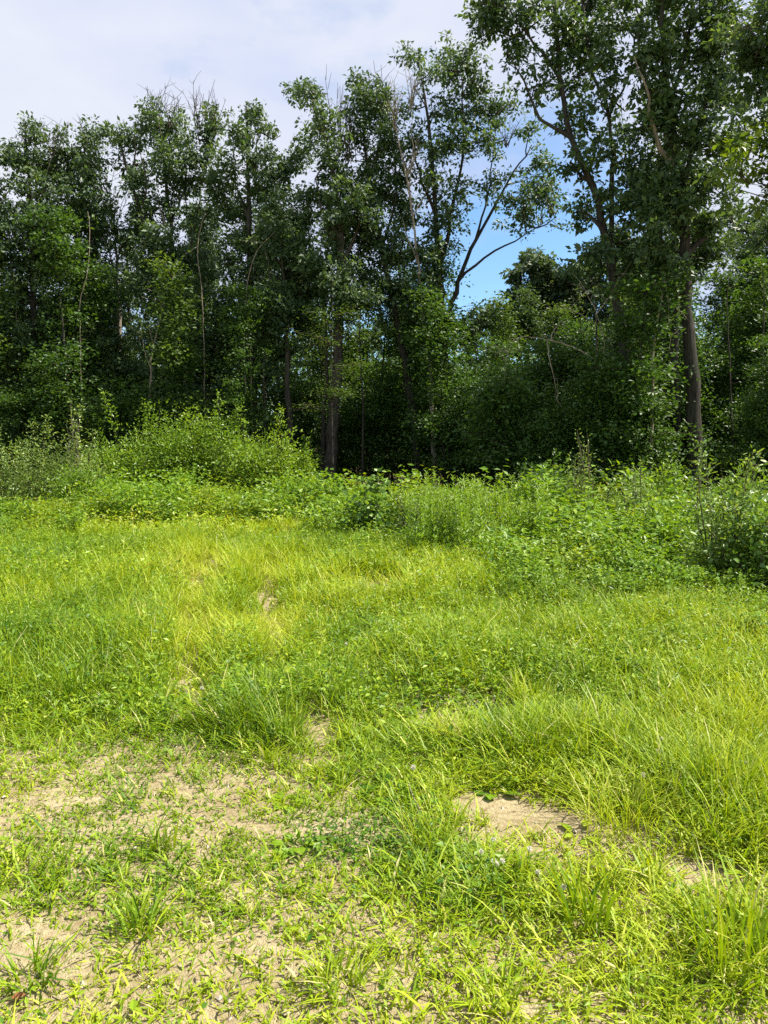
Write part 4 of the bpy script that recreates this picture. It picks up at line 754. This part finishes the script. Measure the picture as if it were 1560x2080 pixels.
def wedge(d0, d1, n, rg):
    y = np.sqrt(rg.uniform(d0 ** 2, d1 ** 2, n)); x = rg.uniform(-.66, .66, n) * y
    return x, y
def grass():
    global rng
    rg = np.random.default_rng(301); rng = rg; mb = MB()
    def zone(d0, d1, dens, per, segs, wmul, hm=1.0):
        area = .66 * (d1 ** 2 - d0 ** 2); n = int(area * dens); x, y = wedge(d0, d1, n, rg)
        cov, h, tn, px, py = field(x, y)
        pn = fnoise(x, y, .55); keep = rg.random(n) < np.clip(cov * 1.25 - .9 * (1 - cov) * (1 - pn) * 1.2 + .0, 0, 1) * np.where(cov > .85, 1, .45 + .9 * pn)
        x, y, h, tn, cov = x[keep], y[keep], h[keep], tn[keep], cov[keep]; n = len(x)
        patch = fnoise(x + 50, y + 20, 1.6); patch2 = fnoise(x + 5, y + 70, .7)
        k = np.repeat(np.arange(n), per); m = len(k); spread = np.where(h < .12, .022, .035)[k]
        bx = x[k] + rg.normal(0, 1, m) * spread; by = y[k] + rg.normal(0, 1, m) * spread
        hh = h[k] * hm * rg.lognormal(0, .26, m) * np.clip(.15 + 1.7 * patch2[k], .3, 1.7); hh = np.clip(hh, .02, .42)
        g = rg.uniform(0, 2 * math.pi, m); short = h[k] < .13
        ln = hh * np.where(short, rg.uniform(.35, 1.15, m), rg.uniform(.2, 1.1, m))
        hh = hh * np.where(short, rg.uniform(.45, 1.0, m), 1.0)
        lean = np.stack([np.cos(g) * ln, np.sin(g) * ln], 1)
        wd = (np.where(short, .0075, .006) * rg.uniform(.55, 1.6, m)) * wmul
        t = np.clip(.46 + np.where(short, .07, 0) + tn[k] * .9 + (patch[k] - .5) * .95 + (rg.random(n) - .5)[k] * .25 + rg.normal(0, .11, m), .02, .86)
        dry = rg.random(m) < .035 + .10 * np.clip(tn[k], 0, 1); t = np.where(dry, rg.uniform(.86, 1, m), t)
        base = np.stack([bx, by, gz(bx, by) - .006], 1)
        mb.blades(base, hh, lean, wd, t, segs)
    zone(1.7, 4.2, 1150, 5, 3, .95)
    zone(4.2, 7.5, 370, 7, 3, 1.1)
    zone(7.5, 12, 170, 7, 2, 1.6, 1.05)
    zone(12, 18, 50, 7, 2, 2.6, 1.1)
    new_obj('grass', mb.mesh('grass', [M_GRASS]), kind='stuff', label='sunlit yellow-green meadow grass covering the field', category='grass')
    # clover and small leafy plants mixed into the grass
    mb = MB()
    def cover(d0, d1, dens, ln, hmul):
        area = .66 * (d1 ** 2 - d0 ** 2); n = int(area * dens); x, y = wedge(d0, d1, n, rg); cov, h, tn, px, py = field(x, y)
        pn = fnoise(x + 80, y - 30, 1.1); keep = (rg.random(n) < np.where(cov < .92, .3, 1) * cov ** 1.5 * np.clip((pn - .25) * 3.2, .1, 1))
        x, y, h, tn = x[keep], y[keep], h[keep], tn[keep]; n = len(x); k = np.repeat(np.arange(n), 5); m = len(k)
        bx = x[k] + rg.normal(0, .028, m); by = y[k] + rg.normal(0, .028, m); z = gz(bx, by) + h[k] * hmul * rg.beta(2, 1.6, m) * np.clip(.15 + 1.7 * fnoise(bx + 5, by + 70, .7), .3, 1.6)
        d = rg.normal(0, 1, (m, 3)) * [1, 1, .35] + [0, 0, .15]; nr = rg.normal(0, .4, (m, 3)) + [0, 0, 1]
        ll = ln * rg.lognormal(0, .3, m); t = np.clip(.42 + tn[k] * .9 + rg.normal(0, .17, m) + (rg.random(n) - .5)[k] * .3, 0, .9)
        mb.leaves(np.stack([bx, by, z], 1), d, nr, ll, ll * rg.uniform(.25, .7, m), t)
    cover(1.7, 4.2, 640, .021, .8)
    cover(4.2, 7.5, 640, .032, 1.05)
    cover(7.5, 12, 260, .044, 1.05)
    cover(12, 18.5, 90, .075, 1.15)
    # small leafy stalks standing through the grass
    def stalks(d0, d1, dens, h0, ln, lv):
        area = .66 * (d1 ** 2 - d0 ** 2); n = int(area * dens); x, y = wedge(d0, d1, n, rg); cov, h, tn, px, py = field(x, y)
        keep = (cov > .85) & (rg.random(n) < np.clip((fnoise(x - 20, y + 44, 1.3) - .3) * 3, .05, 1)); x, y, h, tn = x[keep], y[keep], h[keep], tn[keep]; n = len(x)
        hs = np.minimum(h * 1.15, h0) * rg.uniform(.7, 1.35, n); lean = rg.normal(0, .12, (n, 2)); k = np.repeat(np.arange(n), lv); m = len(k); u = np.tile(np.linspace(.15, 1, lv), n) + rg.normal(0, .03, m)
        g = np.tile(np.arange(lv) * 2.4, n) + rg.uniform(0, 6.28, n)[k]; c = np.stack([x[k] + lean[k, 0] * u * hs[k], y[k] + lean[k, 1] * u * hs[k], gz(x[k], y[k]) + u * hs[k]], 1)
        d = np.stack([np.cos(g), np.sin(g), .35 + .6 * u], 1) + rg.normal(0, .15, (m, 3)); ll = ln * (1.15 - .5 * u) * rg.uniform(.8, 1.25, m)
        mb.leaves(c, d, np.stack([-np.cos(g) * .4, -np.sin(g) * .4, np.ones(m)], 1), ll, ll * rg.uniform(.22, .34, n)[k], np.clip((.35 + tn * .8 + rg.normal(0, .18, n))[k] + .12 * u, 0, .92))
    stalks(3.2, 7.5, 60, .30, .05, 16)
    stalks(7.5, 12, 34, .36, .07, 15)
    stalks(12, 18, 12, .42, .11, 14)
    new_obj('ground_cover', mb.mesh('ground_cover', [M_COVER]), kind='stuff', label='clover and small leafy plants mixed through the grass', category='ground cover')
    # dead straw and thatch lying on the sand
    mb = MB(); n = 15000; x, y = wedge(1.7, 6.8, n, rg); cov, h, tn, px, py = field(x, y); keep = rg.random(n) < .3 + .7 * fnoise(x, y, .4); x, y = x[keep], y[keep]; n = len(x)
    g = rg.uniform(0, 6.28, n); d = np.stack([np.cos(g), np.sin(g), rg.normal(.05, .12, n)], 1); ll = .035 * rg.lognormal(0, .5, n)
    mb.leaves(np.stack([x, y, gz(x, y) + .006], 1), d, np.array([[0, 0, 1.]]) + rg.normal(0, .3, (n, 3)), ll, .003 * rg.uniform(.6, 1.6, n), rg.random(n))
    new_obj('straw_litter', mb.mesh('straw_litter', [M_STRAW]), kind='stuff', label='dead straw and dry bits lying on the sand between the grass', category='straw')
    # small stones and crumbs of soil on the bare sand
    mb = MB(); n = 7000; x, y = wedge(1.7, 6.5, n, rg); cov, h, tn, px, py = field(x, y); keep = rg.random(n) < np.clip(1.15 - cov, .03, 1); x, y = x[keep], y[keep]; n = len(x)
    r = .0036 * rg.lognormal(0, .6, n); c = np.stack([x, y, gz(x, y) + r * .3], 1)
    dirs = np.array([[1, 0, 0], [0, 1, 0], [-1, 0, 0], [0, -1, 0], [0, 0, .8], [0, 0, -.8]], float)
    V = c[:, None] + dirs[None] * (r[:, None, None] * rg.uniform(.6, 1.4, (n, 6, 1))); k = np.arange(n)[:, None] * 6
    tri = [np.hstack([k + a, k + b, k + e]) for a, b, e in ((0, 1, 4), (1, 2, 4), (2, 3, 4), (3, 0, 4), (1, 0, 5), (2, 1, 5), (3, 2, 5), (0, 3, 5))]
    mb.add(V, [np.concatenate(tri)]); new_obj('pebbles', mb.mesh('pebbles', [M_STONE]), kind='stuff', label='small pebbles and soil crumbs on the bare sand', category='gravel')
grass()

# grass tufts that stand out
def tuft(label, px, py, h, n, w, spread, wd, tint, seed, segs=4):
    global rng
    rg = np.random.default_rng(seed); rng = rg; p = G(px, py); p[2] = float(gz(p[0], p[1])); root = thing('grass_tuft', p, label, 'grass tuft', 'grass tufts that stand out')
    g = rg.uniform(0, 6.28, n); b = np.stack([np.cos(g), np.sin(g), np.zeros(n)], 1) * (w * np.sqrt(rg.random(n)))[:, None]; b[:, 2] = -.01
    hh = h * rg.uniform(.5, 1.1, n); g = g + rg.normal(0, .9, n); l = np.stack([np.cos(g), np.sin(g)], 1) * (hh * spread * rg.uniform(.1, 1.5, n))[:, None] + rg.normal(0, .04, (n, 2))
    mb = MB(); mb.blades(b, hh, l, wd * rg.uniform(.7, 1.3, n), np.where(rg.random(n) < .07, .95, np.clip(tint + rg.normal(0, .14, n), 0, 1)), segs)
    new_obj('blades', mb.mesh('blades', [M_GRASS]), root, kind='stuff')
tuft('tall fine yellow tuft of grass arching over the bare track at right', 1265, 1685, .26, 240, .16, .8, .004, .62, 401)
tuft('dense broad-bladed tuft of grass left of the small bare spot', 565, 1525, .17, 190, .22, .8, .007, .42, 402)
tuft('tall straight blades at the bottom right of the photo', 1190, 1880, .30, 46, .09, .35, .010, .34, 403)
tuft('wide-bladed grass at the right edge near the bottom', 1500, 1960, .30, 120, .14, .5, .008, .42, 404)
tuft('thin bent grass stems over the dark clover left of the track', 870, 1730, .30, 80, .10, .6, .0032, .55, 405)
tuft('dark green tuft of grass at the left above the sand', 165, 1420, .34, 170, .14, .5, .006, .24, 406)
tuft('small upright tuft in the sparse sand at left', 330, 1720, .14, 60, .05, .6, .006, .36, 407)
tuft('short wide tuft in the bottom left sand', 60, 1985, .13, 70, .07, .9, .007, .3, 408)
tuft('small dark tuft near the bottom left of centre', 290, 1880, .15, 70, .06, .8, .0065, .3, 409)
tuft('light straw-coloured tuft beside the clover right of centre', 915, 1500, .22, 90, .08, .6, .004, .9, 410)
tuft('bright tuft growing in the middle of the right hand grass', 1080, 1440, .30, 120, .11, .5, .006, .5, 411)
tuft('green tuft at the right edge above the bare track', 1480, 1640, .34, 170, .14, .55, .006, .5, 412)
tuft('short green tuft at the bottom middle of the photo', 690, 2010, .13, 80, .07, .9, .006, .45, 413)
tuft('small tuft on the sand at the bottom, right of the middle', 1010, 2050, .13, 70, .07, .9, .006, .48, 414)

# broad-leaved rosettes: every leaf a part
def rosette(label, px, py, n, ln, wr, seed, tint=.5, lift=.5, cat='weed'):
    global rng
    rg = np.random.default_rng(seed); rng = rg; p = G(px, py); p[2] = float(gz(p[0], p[1])); root = thing('broadleaf_weed', p, label, cat, 'broad-leaved weeds')
    for i in range(n):
        g = i * 2.4 + rg.normal(0, .3); mb = MB(); st = np.array([[math.cos(g) * .012, math.sin(g) * .012, .0]]); l = ln * rg.uniform(.65, 1.15)
        d = np.array([[math.cos(g), math.sin(g), lift * rg.uniform(.5, 1.3)]]); stem_e = st + unit(d) * l * .55
        mb.sticks(st - [[0, 0, .02]], (st + stem_e) / 2, stem_e, [.0025], [.002], 1)
        d2 = np.array([[math.cos(g), math.sin(g), rg.uniform(-.15, .25)]])
        mb.broad(stem_e, d2, np.array([[-math.cos(g) * .15, -math.sin(g) * .15, 1.]]) + rg.normal(0, .15, (1, 3)), [l], [l * wr], np.array([np.clip(tint + rg.normal(0, .15), 0, 1)]))
        new_obj('leaf', mb.mesh('leaf', [M_COVER, M_STEM]), root)
rosette('broad-leaved weed with rounded leaves on the edge of the sand left of centre', 585, 1628, 15, .055, .8, 501, .55)
rosette('broad-leaved weed with lobed leaves low on the sand below the first one', 600, 1712, 9, .06, .75, 502, .5)
rosette('dark broad-leaved weed half hidden in the clover in the middle', 790, 1612, 9, .10, .7, 503, .15)
rosette('plantain with long upright leaves above the track right of centre', 985, 1545, 9, .14, .4, 504, .4, 1.0)
rosette('plantain with wide leaves at the right edge by the bare track', 1525, 1780, 8, .085, .5, 505, .55, .7)
rosette('dark broad-leaved weed at the start of the bare track', 1000, 1610, 8, .075, .8, 506, .2)
rosette('light broad-leaved weed on the bare track', 1180, 1700, 7, .06, .7, 507, .7)
rosette('dark round-leaved weed beside the left wheel track', 350, 1420, 9, .10, .75, 508, .1)
rosette('broad-leaved weed in the right hand grass beside the edge', 1440, 1420, 8, .12, .6, 509, .6, .8)

# white clover flowers
def clover(seed):
    rg = np.random.default_rng(seed); global rng; rng = rg; root = thing('clover_flower', (0, 0, -50), 'x', 'flower'); h = .15
    mb = MB(); mb.tube(smooth_path(np.array([[0, 0, -.01], [.008, 0, h * .5], [0, .01, h]]), .04), [.0013] * 6 if False else np.full(len(smooth_path(np.array([[0, 0, -.01], [.008, 0, h * .5], [0, .01, h]]), .04)), .0013), 4)
    new_obj('stem', mb.mesh('stem', [M_STEM]), root); mb = MB(); n = 46; d = unit(rg.normal(0, 1, (n, 3)) + [0, 0, .25])
    mb.leaves(np.array([[0, .01, h]]) + d * .002, d, unit(rg.normal(0, 1, (n, 3))), np.full(n, .012), np.full(n, .0055), rg.random(n)); new_obj('flower_head', mb.mesh('flower_head', [M_WHITE]), root)
    return root
KC = Kit([clover(601), clover(602)])
for i, (px, py, lab) in enumerate([(1003, 1815, 'white clover flower, left one of the three close together by the dark clover'), (1012, 1820, 'white clover flower, middle one of the three close together'), (1024, 1812, 'white clover flower, right one of the three close together'),
        (1003, 1765, 'white clover flower above the group of three'), (975, 1790, 'small clover flower left of the group of three'), (1070, 1788, 'white clover flower between the group and the bare track'), (1140, 1870, 'white clover flower below the track in the bottom right grass'), (1092, 1840, 'pale clover flower right of the group of three'),
        (1340, 1590, 'white clover flower in the long grass at the right'), (1345, 1560, 'pinkish clover flower in the long grass at the right'), (1512, 1612, 'white clover flower by the right edge in the grass'), (1300, 1640, 'white clover flower behind the arching yellow tuft'), (835, 1620, 'dried clover head on a pale stalk in the middle'), (1085, 1520, 'small white clover flower above the track'),
        (410, 1440, 'white clover flower beside the left wheel track'), (705, 1345, 'white flower head in the middle of the field')]):
    p = G(px, py); KC.put(p, lab, 'white clover flowers', (.8 if py > 1700 else 1.0), i * .9, i % 2)

# a dry stick lying above the bare track and a rusty leaf at the bottom left
def stick(label, a, b, r, m, seed, name='fallen_stick'):
    rg = np.random.default_rng(seed); global rng; rng = rg; p = G(*a); q = G(*b); p[2] = float(gz(p[0], p[1])) + r; q[2] = float(gz(q[0], q[1])) + .08
    base = p - [0, 0, r]; pth = smooth_path(np.array([p - base, (p + q) / 2 - base + rg.normal(0, .01, 3), q - base]), .05); mb = MB(); mb.tube(pth, r * (1 - .5 * np.linspace(0, 1, len(pth))), 6)
    o = new_obj(name, mb.mesh(name, [m]), None, base, label=label, category='stick')
stick('dark stick lying in the grass above the bare track', (1120, 1600), (1185, 1590), .009, M_BARK, 701)
stick('pale dry stalk leaning in the clover right of the middle', (860, 1660), (830, 1625), .004, M_DEAD, 702)
rg = np.random.default_rng(711)
for px, py, lab in [(22, 2025, 'rusty dead leaf lying on the sand in the bottom left corner'), (62, 1440, 'small orange dead leaf in the grass at the left edge')]:
    p = G(px, py); p[2] = float(gz(p[0], p[1])) + .02; mb = MB(); mb.broad(np.zeros((1, 3)), np.array([[1., .3, .1]]), np.array([[.2, -.3, 1.]]), [.04], [.022], np.array([.3]))
    new_obj('dead_leaf', mb.mesh('dead_leaf', [M_ORANGE]), None, p, label=lab, category='leaf')
for k_ in (SAP,):
    for o, u in zip(k_, used):
        if not u:
            for c in list(o.children): bpy.data.objects.remove(c)
            bpy.data.objects.remove(o)
for kit in (KG, KW, KC):
    for o, u in zip(kit.it, kit.used):
        if not u:
            for c in list(o.children): bpy.data.objects.remove(c)
            bpy.data.objects.remove(o)
tri = sum(len(m.polygons) for m in bpy.data.meshes); print('polygons', tri)
